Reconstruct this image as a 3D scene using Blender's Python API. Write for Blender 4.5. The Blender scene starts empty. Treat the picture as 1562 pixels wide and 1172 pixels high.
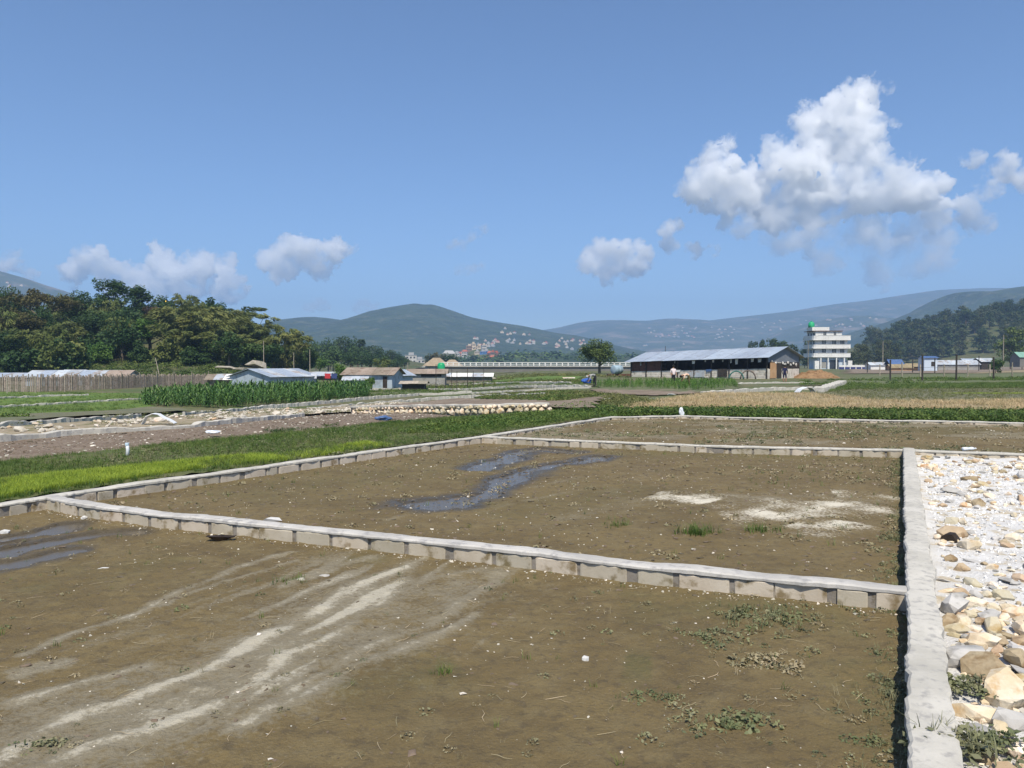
import bpy, bmesh, math, random
import numpy as np
from mathutils import Vector, Matrix

# ------------------------------------------------------------------ camera, sky, sun, exposure
SC = bpy.context.scene
COL = SC.collection
FPX, CX, CY, YH, CAMZ = 1170.0, 781.0, 586.0, 555.0, 1.88
PITCH = math.atan((CY - YH) / FPX)
cam = bpy.data.objects.new('camera', bpy.data.cameras.new('camera'))
COL.objects.link(cam)
cam.location = (0, 0, CAMZ)
cam.rotation_euler = (math.pi / 2 - PITCH, 0, 0)
cam.data.sensor_width = 36.0
cam.data.lens = 36.0 * FPX / 1562.0
cam.data.clip_start = 0.05
cam.data.clip_end = 60000
SC.camera = cam

SUN_EL, SUN_AZ = math.radians(57), math.radians(176)      # azimuth clockwise from +Y (view direction)
sun_dir = Vector((math.sin(SUN_AZ) * math.cos(SUN_EL), math.cos(SUN_AZ) * math.cos(SUN_EL), math.sin(SUN_EL)))
world = bpy.data.worlds.new('World')
SC.world = world
world.use_nodes = True
wn = world.node_tree
sky = wn.nodes.new('ShaderNodeTexSky')
sky.sky_type = 'NISHITA'
sky.sun_disc = False
sky.sun_elevation = SUN_EL
sky.sun_rotation = SUN_AZ
sky.altitude = 1300
sky.air_density = 1.05
sky.dust_density = 1.5
sky.ozone_density = 7.0
wn.links.new(sky.outputs[0], wn.nodes['Background'].inputs[0])
wn.nodes['Background'].inputs[1].default_value = 0.125
sl = bpy.data.lights.new('sun', 'SUN')
sl.energy = 5.0
sl.angle = math.radians(0.5)
sl.color = (1.0, 0.925, 0.79)
so = bpy.data.objects.new('sun', sl)
so.rotation_euler = sun_dir.to_track_quat('Z', 'Y').to_euler()
COL.objects.link(so)
SC.view_settings.view_transform = 'Standard'
SC.view_settings.look = 'None'
SC.view_settings.exposure = 0.27
SC.view_settings.gamma = 1.0
SC.view_settings.use_curve_mapping = False
SC.render.engine = 'CYCLES'
cy = SC.cycles
cy.use_denoising = True
cy.max_bounces = 16
cy.diffuse_bounces = 2
cy.glossy_bounces = 2
cy.transmission_bounces = 2
cy.transparent_max_bounces = 8
cy.volume_bounces = 14
cy.caustics_reflective = False
cy.caustics_refractive = False

# ------------------------------------------------------------------ helpers
rng = np.random.default_rng(7)
random.seed(7)

def S(t):
    t = np.clip(t, 0, 1)
    return t * t * (3 - 2 * t)

_T2 = np.random.default_rng(3).random((256, 256))
def vn(x, y, o=0):
    x = np.asarray(x, float) + o * 17.31; y = np.asarray(y, float) + o * 9.77
    xi = np.floor(x).astype(int); yi = np.floor(y).astype(int)
    fx = S(x - xi); fy = S(y - yi)
    a = _T2[xi & 255, yi & 255]; b = _T2[(xi + 1) & 255, yi & 255]
    c = _T2[xi & 255, (yi + 1) & 255]; d = _T2[(xi + 1) & 255, (yi + 1) & 255]
    return (a * (1 - fx) + b * fx) * (1 - fy) + (c * (1 - fx) + d * fx) * fy
def fbm(x, y, n=4, o=0):
    r = 0; a = .5; t = 0
    for i in range(n):
        r = r + a * vn(x, y, o + i); t += a; a *= .5; x = x * 2.03; y = y * 2.03
    return r / t
_T3 = np.random.default_rng(5).random((64, 64, 64))
def vn3(p, o=0):
    p = p + o * 7.7
    i = np.floor(p).astype(int); f = S(p - i); i &= 63; j = (i + 1) & 63
    r = 0
    for dx in (0, 1):
        for dy in (0, 1):
            for dz in (0, 1):
                w = (f[:, 0] if dx else 1 - f[:, 0]) * (f[:, 1] if dy else 1 - f[:, 1]) * (f[:, 2] if dz else 1 - f[:, 2])
                r = r + w * _T3[(j if dx else i)[:, 0], (j if dy else i)[:, 1], (j if dz else i)[:, 2]]
    return r

def terr(X, Y):
    """the valley floor: level near the plots, stepping down about a metre to the left beyond them"""
    X = np.asarray(X, float); Y = np.asarray(Y, float)
    d = S((Y - 20) / 30) * S((7 - X) / 16)
    return -1.0 * d

_cp, _sp = math.cos(PITCH), math.sin(PITCH)
def ray(px, py):
    a = (px - CX) / FPX; b = -(py - CY) / FPX
    return np.array([a, _cp + b * _sp, -_sp + b * _cp])
def P(px, py, Y):
    d = ray(px, py); t = Y / d[1]
    return np.array([d[0] * t, Y, CAMZ + d[2] * t])
def GZ(px, py, z=0.0):
    d = ray(px, py); t = (z - CAMZ) / d[2]
    return np.array([d[0] * t, d[1] * t, z])
def G(px, py, off=0.0):
    d = ray(px, py); z = off
    for _ in range(40):
        t = (z - CAMZ) / d[2]
        z = .5 * z + .5 * (float(terr(d[0] * t, d[1] * t)) + off)
    t = (z - CAMZ) / d[2]
    return np.array([d[0] * t, d[1] * t, z])
def GL(pts, off=0.0):
    return [G(a, b, off) for a, b in pts]

def link(name, data, parent=None, loc=None, rot=None, scale=None):
    o = bpy.data.objects.new(name, data); COL.objects.link(o)
    if parent is not None: o.parent = parent
    if loc is not None: o.location = tuple(float(v) for v in loc)
    if rot is not None: o.rotation_euler = tuple(float(v) for v in rot)
    if scale is not None: o.scale = tuple(float(v) for v in scale) if hasattr(scale, '__len__') else (float(scale),) * 3
    return o
def tag(o, label=None, cat=None, group=None, kind=None):
    if label: o['label'] = label
    if cat: o['category'] = cat
    if group: o['group'] = group
    if kind: o['kind'] = kind
    return o
def thing(name, label, cat, loc=(0, 0, 0), rz=0, group=None):
    return tag(link(name, None, None, loc, (0, 0, rz)), label, cat, group)

def meshdata(name, V, F, mats=(), smooth=False, attrs=None, midx=None):
    """V (n,3); F an (m,3)/(m,4) array or a list of index lists"""
    me = bpy.data.meshes.new(name)
    V = np.asarray(V, np.float32)
    if isinstance(F, np.ndarray):
        k = F.shape[1]; idx = F.astype(np.int32).ravel()
        start = np.arange(0, len(idx), k, dtype=np.int32); tot = np.full(len(F), k, np.int32)
    else:
        idx = np.array([i for f in F for i in f], np.int32)
        tot = np.array([len(f) for f in F], np.int32)
        start = np.concatenate(([0], np.cumsum(tot)[:-1])).astype(np.int32)
    me.vertices.add(len(V)); me.vertices.foreach_set('co', V.ravel())
    me.loops.add(len(idx)); me.loops.foreach_set('vertex_index', idx)
    me.polygons.add(len(tot)); me.polygons.foreach_set('loop_start', start); me.polygons.foreach_set('loop_total', tot)
    if midx is not None: me.polygons.foreach_set('material_index', np.asarray(midx, np.int32))
    me.polygons.foreach_set('use_smooth', np.full(len(tot), bool(smooth)))
    for m in (mats if isinstance(mats, (list, tuple)) else [mats]): me.materials.append(m)
    if attrs:
        for k, a in attrs.items():
            at = me.attributes.new(k, 'FLOAT', 'POINT'); at.data.foreach_set('value', np.asarray(a, np.float32))
    me.update(calc_edges=True); me.validate()
    return me

class MB:
    """collects simple solids for one mesh"""
    def __init__(s): s.v = []; s.f = []; s.m = []; s.cur = 0
    def add(s, v, f):
        b = len(s.v); s.v += [tuple(map(float, q)) for q in v]
        s.f += [[i + b for i in q] for q in f]; s.m += [s.cur] * len(f); return s
    def box(s, x0, x1, y0, y1, z0, z1):
        return s.add([(x0, y0, z0), (x1, y0, z0), (x1, y1, z0), (x0, y1, z0), (x0, y0, z1), (x1, y0, z1), (x1, y1, z1), (x0, y1, z1)],
                     [(0, 3, 2, 1), (4, 5, 6, 7), (0, 1, 5, 4), (1, 2, 6, 5), (2, 3, 7, 6), (3, 0, 4, 7)])
    def hexa(s, q):   # 8 points: bottom four, top four
        return s.add(q, [(0, 3, 2, 1), (4, 5, 6, 7), (0, 1, 5, 4), (1, 2, 6, 5), (2, 3, 7, 6), (3, 0, 4, 7)])
    def prism(s, poly, y0, y1):   # polygon in xz extruded along y
        n = len(poly)
        v = [(x, y0, z) for x, z in poly] + [(x, y1, z) for x, z in poly]
        f = [tuple(range(n)), tuple(range(2 * n - 1, n - 1, -1))] + [(i, n + i, n + (i + 1) % n, (i + 1) % n) for i in range(n)]
        return s.add(v, f)
    def slab(s, quad, t):        # quad of 3D points thickened downwards along its normal
        q = [Vector(p) for p in quad]; n = (q[1] - q[0]).cross(q[3] - q[0]).normalized() * t
        return s.hexa([p - n for p in q] + q)
    def tube(s, pts, rad, n=8, cap=True):
        pts = [Vector(p) for p in pts]; rad = rad if hasattr(rad, '__len__') else [rad] * len(pts)
        v = []; up = Vector((0, 0, 1)); ref = None
        for i, p in enumerate(pts):
            d = (pts[min(i + 1, len(pts) - 1)] - pts[max(i - 1, 0)]).normalized()
            if ref is None:
                ref = d.cross(up if abs(d.z) < .9 else Vector((1, 0, 0))).normalized()
            a = (ref - d * ref.dot(d)).normalized(); ref = a; b = d.cross(a)
            for k in range(n):
                t = 2 * math.pi * k / n; v.append(p + (a * math.cos(t) + b * math.sin(t)) * rad[i])
        f = [(i * n + k, i * n + (k + 1) % n, (i + 1) * n + (k + 1) % n, (i + 1) * n + k) for i in range(len(pts) - 1) for k in range(n)]
        if cap: f += [tuple(range(n - 1, -1, -1)), tuple(range((len(pts) - 1) * n, len(pts) * n))]
        return s.add(v, f)
    def lathe(s, prof, n=14, c=(0, 0)):
        v = [(c[0] + r * math.cos(2 * math.pi * k / n), c[1] + r * math.sin(2 * math.pi * k / n), z) for r, z in prof for k in range(n)]
        f = [(i * n + k, i * n + (k + 1) % n, (i + 1) * n + (k + 1) % n, (i + 1) * n + k) for i in range(len(prof) - 1) for k in range(n)]
        f += [tuple(range(n - 1, -1, -1)), tuple(range((len(prof) - 1) * n, len(prof) * n))]
        return s.add(v, f)
    def mesh(s, name, mats, smooth=False): return meshdata(name, s.v, s.f, mats, smooth, midx=s.m)
    def build(s, name, mats, parent=None, smooth=False, loc=None, rot=None):
        return link(name, s.mesh(name, mats, smooth), parent, loc, rot)

def scatter(name, variants, pos, scl, rz, mat, tilt=None, parent=None, kind=None, smooth=False, rnd=None, seed=1):
    """many small solids or leaves baked into ONE mesh (variants: list of (V, F))"""
    r = np.random.default_rng(seed); n = len(pos); pos = np.asarray(pos, float)
    scl = np.asarray(scl, float)
    if scl.ndim == 1: scl = np.repeat(scl[:, None], 3, 1)
    which = r.integers(0, len(variants), n)
    rnd = r.random(n) if rnd is None else rnd
    AV = []; AF = []; AR = []; base = 0
    for k, (v, f) in enumerate(variants):
        m = which == k
        if not m.any(): continue
        v = np.asarray(v, float); f = np.asarray(f)
        q = v[None] * scl[m][:, None, :]
        if tilt is not None:
            t = np.asarray(tilt)[m]; c, s_ = np.cos(t)[:, None], np.sin(t)[:, None]
            q = np.stack([q[..., 0], q[..., 1] * c - q[..., 2] * s_, q[..., 1] * s_ + q[..., 2] * c], -1)
        c, s_ = np.cos(rz[m])[:, None], np.sin(rz[m])[:, None]
        q = np.stack([q[..., 0] * c - q[..., 1] * s_, q[..., 0] * s_ + q[..., 1] * c, q[..., 2]], -1) + pos[m][:, None, :]
        k_ = len(v); nn = m.sum()
        AV.append(q.reshape(-1, 3)); AR.append(np.repeat(rnd[m], k_))
        AF.append((f[None] + (base + np.arange(nn) * k_)[:, None, None]).reshape(-1, f.shape[1])); base += nn * k_
    me = meshdata(name, np.concatenate(AV), np.concatenate(AF), mat, smooth, {'rnd': np.concatenate(AR)})
    return tag(link(name, me, parent), kind=kind)

def inpoly(x, y, poly):
    r = np.zeros(np.shape(x), bool); n = len(poly)
    for i in range(n):
        x0, y0 = poly[i][0], poly[i][1]; x1, y1 = poly[(i + 1) % n][0], poly[(i + 1) % n][1]
        if y0 == y1: continue
        c = ((y0 > y) != (y1 > y)) & (x < (x1 - x0) * (y - y0) / (y1 - y0) + x0); r ^= c
    return r
def pts_in(poly, n, r):
    p = np.array([q[:2] for q in poly]); lo, hi = p.min(0), p.max(0); out = np.zeros((0, 2))
    while len(out) < n:
        c = lo + (hi - lo) * r.random((n * 2 + 20, 2)); out = np.concatenate([out, c[inpoly(c[:, 0], c[:, 1], poly)]])
    return out[:n]
def polydist(X, Y, pts):
    """distance to a polyline and the parameter 0..1 along it"""
    d = np.full(np.shape(X), 1e9); tt = np.zeros(np.shape(X)); n = len(pts) - 1
    for i in range(n):
        ax, ay = pts[i][:2]; bx, by = pts[i + 1][:2]; dx, dy = bx - ax, by - ay
        t = np.clip(((X - ax) * dx + (Y - ay) * dy) / (dx * dx + dy * dy + 1e-9), 0, 1)
        e = np.hypot(X - ax - t * dx, Y - ay - t * dy); m = e < d
        d = np.where(m, e, d); tt = np.where(m, (i + t) / n, tt)
    return d, tt
def patch(name, poly, res, hfun, mat, attrs=None, kind='structure', smooth=True):
    """a sheet of ground inside a polygon, height hfun(X, Y)"""
    p = np.array([q[:2] for q in poly]); lo, hi = p.min(0), p.max(0)
    xs = np.arange(lo[0], hi[0] + res, res); ys = np.arange(lo[1], hi[1] + res, res)
    X, Y = np.meshgrid(xs, ys); nx = len(xs)
    i, j = np.meshgrid(np.arange(nx - 1), np.arange(len(ys) - 1)); a = (j * nx + i).ravel()
    F = np.stack([a, a + 1, a + nx + 1, a + nx], 1)
    cx = (X[:-1, :-1] + res / 2).ravel(); cy_ = (Y[:-1, :-1] + res / 2).ravel()
    F = F[inpoly(cx, cy_, poly)]
    used, inv = np.unique(F, return_inverse=True); F = inv.reshape(-1, 4)
    X = X.ravel()[used]; Y = Y.ravel()[used]
    A = {k: fn(X, Y) for k, fn in (attrs or {}).items()}
    me = meshdata(name, np.stack([X, Y, hfun(X, Y)], 1), F, mat, smooth, A)
    return tag(link(name, me), kind=kind)

# ------------------------------------------------------------------ materials
def mat(name, c1, c2=None, scale=4.0, rough=.9, bump=.0, bscale=None, var=0.0, rnd='attr', spec=.3, c3=None, s3=None, trans=0.0, detail=5, dist=.02, metal=0.0, space='pos', stretch=None):
    m = bpy.data.materials.new(name); m.use_nodes = True
    nt = m.node_tree; N = nt.nodes; L = nt.links
    b = N['Principled BSDF']
    b.inputs['Roughness'].default_value = rough; b.inputs['Metallic'].default_value = metal
    b.inputs['Specular IOR Level'].default_value = spec
    if space == 'pos': src = N.new('ShaderNodeNewGeometry').outputs['Position']
    else: src = N.new('ShaderNodeTexCoord').outputs['Object']
    if stretch:
        mp = N.new('ShaderNodeMapping'); mp.inputs['Scale'].default_value = stretch; L.new(src, mp.inputs['Vector']); src = mp.outputs[0]
    def noise(sc, det=detail, r=.6):
        n = N.new('ShaderNodeTexNoise'); n.inputs['Scale'].default_value = sc; n.inputs['Detail'].default_value = det
        n.inputs['Roughness'].default_value = r; L.new(src, n.inputs['Vector']); return n.outputs['Fac']
    def ramp(fac, lo, hi):
        r = N.new('ShaderNodeMapRange'); r.inputs['From Min'].default_value = lo; r.inputs['From Max'].default_value = hi
        r.interpolation_type = 'SMOOTHSTEP'; L.new(fac, r.inputs['Value']); return r.outputs[0]
    def mix(f, a, c, mode='MIX'):
        x = N.new('ShaderNodeMix'); x.data_type = 'RGBA'; x.blend_type = mode
        for k, v in ((0, f), (6, a), (7, c)):
            if isinstance(v, (int, float)): x.inputs[k].default_value = v
            elif isinstance(v, (tuple, list)): x.inputs[k].default_value = (*v, 1)
            else: L.new(v, x.inputs[k])
        return x.outputs[2]
    c = mix(ramp(noise(scale), .33, .67), c1, c2 if c2 else c1)
    if c3: c = mix(ramp(noise(s3 or scale * 4), .5, .68), c, c3)
    if var:
        if rnd == 'attr':
            a = N.new('ShaderNodeAttribute'); a.attribute_name = 'rnd'; rv = a.outputs['Fac']
        else:
            rv = N.new('ShaderNodeObjectInfo').outputs['Random']
        mr = N.new('ShaderNodeMapRange'); mr.inputs['To Min'].default_value = 1 - var; mr.inputs['To Max'].default_value = 1 + var; L.new(rv, mr.inputs['Value'])
        hs = N.new('ShaderNodeHueSaturation'); L.new(c, hs.inputs['Color']); L.new(mr.outputs[0], hs.inputs['Value'])
        m2 = N.new('ShaderNodeMath'); m2.operation = 'MULTIPLY_ADD'; L.new(rv, m2.inputs[0]); m2.inputs[1].default_value = -.06 * min(1, var * 2); m2.inputs[2].default_value = .5 + .03 * min(1, var * 2)
        L.new(m2.outputs[0], hs.inputs['Hue']); c = hs.outputs[0]
    L.new(c, b.inputs['Base Color'])
    if bump:
        bn = N.new('ShaderNodeBump'); bn.inputs['Strength'].default_value = bump; bn.inputs['Distance'].default_value = dist
        L.new(noise(bscale or scale * 3, 6), bn.inputs['Height']); L.new(bn.outputs[0], b.inputs['Normal'])
    if trans:
        t = N.new('ShaderNodeBsdfTranslucent'); L.new(c, t.inputs['Color'])
        ms = N.new('ShaderNodeMixShader'); ms.inputs[0].default_value = trans
        L.new(b.outputs[0], ms.inputs[1]); L.new(t.outputs[0], ms.inputs[2]); L.new(ms.outputs[0], N['Material Output'].inputs['Surface'])
    return m
# ------------------------------------------------------------------ mud material driven by dry / wet / algae masks stored on the ground sheets
def mud_material():
    m = bpy.data.materials.new('mud'); m.use_nodes = True
    nt = m.node_tree; N = nt.nodes; L = nt.links; b = N['Principled BSDF']
    pos = N.new('ShaderNodeNewGeometry').outputs['Position']
    def noise(sc, det=6, r=.62):
        n = N.new('ShaderNodeTexNoise'); n.inputs['Scale'].default_value = sc; n.inputs['Detail'].default_value = det
        n.inputs['Roughness'].default_value = r; L.new(pos, n.inputs['Vector']); return n.outputs['Fac']
    def attr(k):
        a = N.new('ShaderNodeAttribute'); a.attribute_name = k; return a.outputs['Fac']
    def rampv(f, lo, hi):
        r = N.new('ShaderNodeMapRange'); r.inputs['From Min'].default_value = lo; r.inputs['From Max'].default_value = hi
        r.interpolation_type = 'SMOOTHSTEP'; L.new(f, r.inputs['Value']); return r.outputs[0]
    def math_(op, a, c):
        x = N.new('ShaderNodeMath'); x.operation = op
        for i, v in enumerate((a, c)):
            if isinstance(v, (int, float)): x.inputs[i].default_value = v
            else: L.new(v, x.inputs[i])
        return x.outputs[0]
    def mix(f, a, c):
        x = N.new('ShaderNodeMix'); x.data_type = 'RGBA'
        for k, v in ((0, f), (6, a), (7, c)):
            if isinstance(v, tuple): x.inputs[k].default_value = (*v, 1)
            elif isinstance(v, (int, float)): x.inputs[k].default_value = v
            else: L.new(v, x.inputs[k])
        return x.outputs[2]
    nf = noise(28, 8, .7); nm = noise(3.1); nl = noise(.7)
    c = mix(rampv(nl, .38, .62), (.132, .096, .042), (.170, .126, .055))
    c = mix(math_('MULTIPLY', rampv(nm, .45, .68), .8), c, (.185, .143, .068))
    c = mix(math_('MULTIPLY', rampv(noise(55, 6, .7), .52, .75), .5), c, (.062, .052, .038))
    c = mix(math_('MULTIPLY', rampv(noise(11, 7, .68), .50, .64), .55), c, (.082, .063, .037))
    c = mix(math_('MULTIPLY', rampv(noise(75, 3, .6), .60, .70), .6), c, (.23, .185, .115))
    # olive algae film
    al = math_('MULTIPLY', attr('algae'), rampv(math_('ADD', nf, math_('MULTIPLY', nm, .6)), .55, .95))
    c = mix(al, c, (.095, .090, .032))
    # dried crust, then chalky silt
    dn = math_('ADD', attr('dry'), math_('MULTIPLY', math_('SUBTRACT', nf, .5), 1.15))
    dn = math_('ADD', dn, math_('MULTIPLY', math_('SUBTRACT', nm, .5), .45))
    c = mix(math_('MULTIPLY', rampv(dn, .18, .62), .85), c, (.235, .205, .142))
    c = mix(rampv(dn, .62, 1.05), c, (.44, .40, .31))
    ch = math_('ADD', attr('chalk'), math_('MULTIPLY', math_('SUBTRACT', nf, .5), 1.1))
    c = mix(rampv(ch, .35, .75), c, (.62, .57, .46))
    wet = attr('wet')
    c = mix(math_('MULTIPLY', wet, .75), c, (.050, .043, .033))
    L.new(c, b.inputs['Base Color'])
    rg = N.new('ShaderNodeMapRange'); rg.inputs['To Min'].default_value = .82; rg.inputs['To Max'].default_value = .28; L.new(wet, rg.inputs['Value'])
    L.new(rg.outputs[0], b.inputs['Roughness']); b.inputs['Specular IOR Level'].default_value = .28
    bn = N.new('ShaderNodeBump'); bn.inputs['Strength'].default_value = 1.0; bn.inputs['Distance'].default_value = .016
    L.new(math_('ADD', noise(42, 8, .7), math_('MULTIPLY', noise(9), 1.4)), bn.inputs['Height']); L.new(bn.outputs[0], b.inputs['Normal'])
    return m

M_mud = mud_material()
M_ground = mat('field_ground', (.075, .105, .030), (.150, .125, .070), .16, c3=(.055, .085, .022), s3=.9, bump=.4, bscale=3, dist=.05)
M_soil = mat('soil', (.150, .108, .074), (.190, .145, .105), 1.3, c3=(.28, .235, .18), s3=11, bump=.9, bscale=14, dist=.04)
M_turf = mat('turf_soil', (.075, .085, .030), (.125, .105, .055), 1.1, c3=(.05, .075, .02), s3=5, bump=.6, bscale=20, dist=.03)
M_gravelg = mat('white_gravel', (.60, .585, .56), (.70, .69, .67), 3.0, c3=(.48, .40, .27), s3=5, bump=1.0, bscale=60, dist=.02)
M_cem = mat('cement_cap', (.42, .40, .35), (.53, .505, .45), 2.2, c3=(.34, .325, .30), s3=14, bump=.5, bscale=45, dist=.006)
M_cem2 = mat('grey_cement_cap', (.385, .37, .345), (.52, .50, .465), 1.4, c3=(.32, .31, .30), s3=9, bump=.5, bscale=45, dist=.006)
M_mortar = mat('mortar', (.20, .18, .155), (.26, .235, .205), 7, c3=(.16, .135, .10), s3=16, bump=.6, bscale=40, dist=.006)
M_block = mat('concrete_block', (.42, .365, .285), (.50, .445, .36), 3.5, c3=(.20, .155, .085), s3=6, bump=.5, bscale=50, dist=.005, var=.17, rnd='obj')
M_stone = mat('yellow_stone', (.58, .47, .31), (.68, .61, .49), 5, c3=(.47, .31, .15), s3=7, bump=.7, bscale=22, dist=.015, var=.30, rnd='obj')
M_brownst = mat('brown_stone', (.36, .26, .16), (.47, .37, .25), 5, c3=(.27, .18, .10), s3=8, bump=.7, bscale=22, dist=.015, var=.2, rnd='obj')
M_stone_a = mat('rubble_stone', (.56, .46, .31), (.68, .62, .50), 5, c3=(.46, .34, .19), s3=10, bump=.5, bscale=30, dist=.008, var=.3, rnd='attr')
M_greyst = mat('grey_stone', (.36, .35, .33), (.48, .46, .43), 5, c3=(.28, .27, .25), s3=12, bump=.5, bscale=30, dist=.008, var=.18, rnd='obj')
M_chip = mat('white_chip', (.66, .65, .63), (.74, .73, .71), 9, var=.22, rnd='attr')
M_pebble = mat('pale_pebble', (.46, .42, .34), (.60, .56, .48), 9, var=.3, rnd='attr')
M_straw = mat('straw', (.36, .29, .17), (.46, .39, .25), 9, var=.35, rnd='attr')
M_clod = mat('soil_clod', (.115, .088, .058), (.15, .12, .085), 9, var=.3, rnd='attr')
M_grass = mat('grass_blade', (.075, .135, .024), (.115, .165, .036), .8, var=.35, rnd='attr', rough=.6, trans=.25)
M_lime = mat('lime_grass', (.25, .34, .035), (.32, .41, .05), 1.2, var=.25, rnd='attr', rough=.6, trans=.3)
M_weed = mat('weed_leaf', (.135, .160, .070), (.205, .205, .115), 3, var=.35, rnd='attr', rough=.65, trans=.2)
M_dryweed = mat('dried_weed', (.20, .175, .10), (.28, .245, .15), 3, var=.35, rnd='attr')
M_water = bpy.data.materials.new('puddle_water'); M_water.use_nodes = True
_b = M_water.node_tree.nodes['Principled BSDF']
_b.inputs['Base Color'].default_value = (.105, .088, .064, 1); _b.inputs['Roughness'].default_value = .22; _b.inputs['IOR'].default_value = 1.2; _b.inputs['Specular IOR Level'].default_value = .42
M_white = mat('white_plastic', (.72, .74, .76), (.78, .79, .80), 3, rough=.4)
M_black = mat('dark_clay', (.020, .013, .009), (.034, .022, .014), 12, rough=.6, bump=.4, bscale=30)

# ------------------------------------------------------------------ valley floor, one sheet out past the hills
gx = np.concatenate([-np.geomspace(9000, 30, 60), np.linspace(-28, 28, 60), np.geomspace(30, 9000, 60)])
gy = np.concatenate([[-400, -60, -15], np.linspace(-6, 60, 70), np.geomspace(62, 9000, 90)])
X, Y = np.meshgrid(gx, gy)
def ground_z(X, Y): return terr(X, Y) - .05 + .05 * (fbm(X * .4, Y * .4, 3) - .5) * S((Y - 26) / 10)
Z = ground_z(X, Y)
nx = len(gx); i, j = np.meshgrid(np.arange(nx - 1), np.arange(len(gy) - 1)); a = (j * nx + i).ravel()
tag(link('ground', meshdata('ground', np.stack([X.ravel(), Y.ravel(), Z.ravel()], 1), np.stack([a, a + 1, a + nx + 1, a + nx], 1), M_ground, True)), kind='structure')

# ------------------------------------------------------------------ plan of the plots (wall lines read at wall-top height)
WT = .165
def W(pts, z=WT): return [GZ(a, b, z) for a, b in pts]
right_line = W([(1426, 1172), (1405, 900), (1386, 686)])
d0 = right_line[0] - right_line[1]; right_line = [right_line[0] + d0 * 1.3] + right_line
front_line = W([(1392, 898), (1200, 880), (960, 857), (840, 842), (700, 827), (560, 812), (400, 797), (240, 781), (130, 767), (75, 756)])
left_line = [np.array([-13.0, 9.0, WT])] + W([(0, 768), (75, 756), (160, 743), (350, 718), (550, 690), (735, 665), (830, 651), (930, 636)])
second_line = W([(735, 665), (800, 668), (950, 674), (1100, 680), (1250, 683), (1386, 686), (1562, 692)])
second_line.append(second_line[-1] + (second_line[-1] - second_line[-2]) * 1.5)
far_line = W([(930, 636), (1040, 634), (1150, 637), (1300, 640), (1450, 642), (1562, 645)])
far_line.append(far_line[-1] + (far_line[-1] - far_line[-2]) * 2)

# --- masks of the near plot: tyre tracks dried to a pale crust
DRY = [([(0, 1011), (38, 1000), (106, 968), (154, 954), (224, 931), (288, 899), (352, 872), (416, 850), (480, 838)], .045, .85),
       ([(224, 938), (288, 909), (352, 886), (416, 869), (464, 854)], .035, .7),
       ([(0, 1038), (48, 1024), (118, 1008)], .06, .9),
       ([(0, 1085), (64, 1062), (144, 1037), (192, 1024), (246, 1011)], .05, .9),
       ([(-120, 1215), (0, 1162), (64, 1120), (128, 1091), (192, 1072), (256, 1046), (320, 1021), (384, 982), (432, 960), (500, 925), (541, 898), (579, 880), (618, 867), (643, 850)], .055, 1.15),
       ([(-100, 1240), (60, 1172), (150, 1140), (224, 1120), (320, 1082), (400, 1035), (438, 1000), (484, 987), (528, 959), (559, 944)], .06, .95),
       ([(320, 1126), (384, 1101), (441, 1055), (502, 1028), (579, 982), (656, 952), (715, 913), (758, 888), (733, 870), (656, 885), (605, 903)], .05, .75),
       ([(350, 1110), (436, 1074), (467, 1062), (541, 1023), (612, 993), (682, 964), (746, 926)], .045, .8),
       ([(420, 900), (470, 880), (540, 858), (590, 845)], .05, .55),
       ([(60, 1110), (160, 1080), (260, 1040)], .16, .42), ([(0, 1172), (120, 1130)], .2, .6)]
BAND = [([(-40, 1180), (150, 1110), (330, 1050), (450, 985), (530, 930), (610, 885)], .42, .55),
        ([(480, 1040), (620, 960), (720, 900), (690, 870)], .30, .45), ([(0, 1110), (120, 1060), (240, 1025)], .22, .35), ([(340, 870), (470, 845)], .2, .25)]
DRY = [([GZ(*p) for p in l], w * 1.35, s * .85) for l, w, s in DRY]; BAND = [([GZ(*p) for p in l], w, s) for l, w, s in BAND]
PUD_N = [[(26, 819), (77, 809), (104, 799)], [(-200, 850), (0, 833), (40, 826)], [(-200, 870), (0, 845), (77, 829), (141, 817), (180, 813)], [(-200, 885), (0, 861), (64, 850), (125, 841)]]
PUD_M = [[(725, 717), (764, 706), (779, 694), (818, 685), (876, 690)], [(922, 696), (882, 704), (843, 709), (805, 722), (779, 732), (740, 752), (690, 765), (632, 769)], [(690, 770), (655, 772)]]
PUD_N = [[GZ(*p) for p in l] for l in PUD_N]; PUD_M = [[GZ(*p) for p in l] for l in PUD_M]
PAL = [([GZ(950, 1012), GZ(1000, 1016)], .16, 1.0), ([GZ(930, 925), GZ(1300, 935)], .5, .45), ([GZ(500, 1060), GZ(700, 1010)], .25, .5), ([GZ(520, 852), GZ(600, 852)], .2, .5),
       ([GZ(0, 900), GZ(300, 850)], .6, .3), ([GZ(1300, 1000), GZ(1390, 1172)], .25, .4)]
PAL_M = [([GZ(300, 760), GZ(760, 700)], 1.2, .4), ([GZ(720, 790), GZ(1000, 740)], .8, .35), ([GZ(900, 690), GZ(1350, 700)], .5, .6)]
CHALK = [([GZ(990, 755), GZ(1040, 760), GZ(1090, 768)], .45, .82), ([GZ(1080, 785), GZ(1200, 785), GZ(1330, 765)], .8, .68), ([GZ(1200, 800), GZ(1240, 806), GZ(1300, 795)], .5, .75), ([GZ(1270, 755), GZ(1300, 756), GZ(1385, 762)], .45, .66)]
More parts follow.
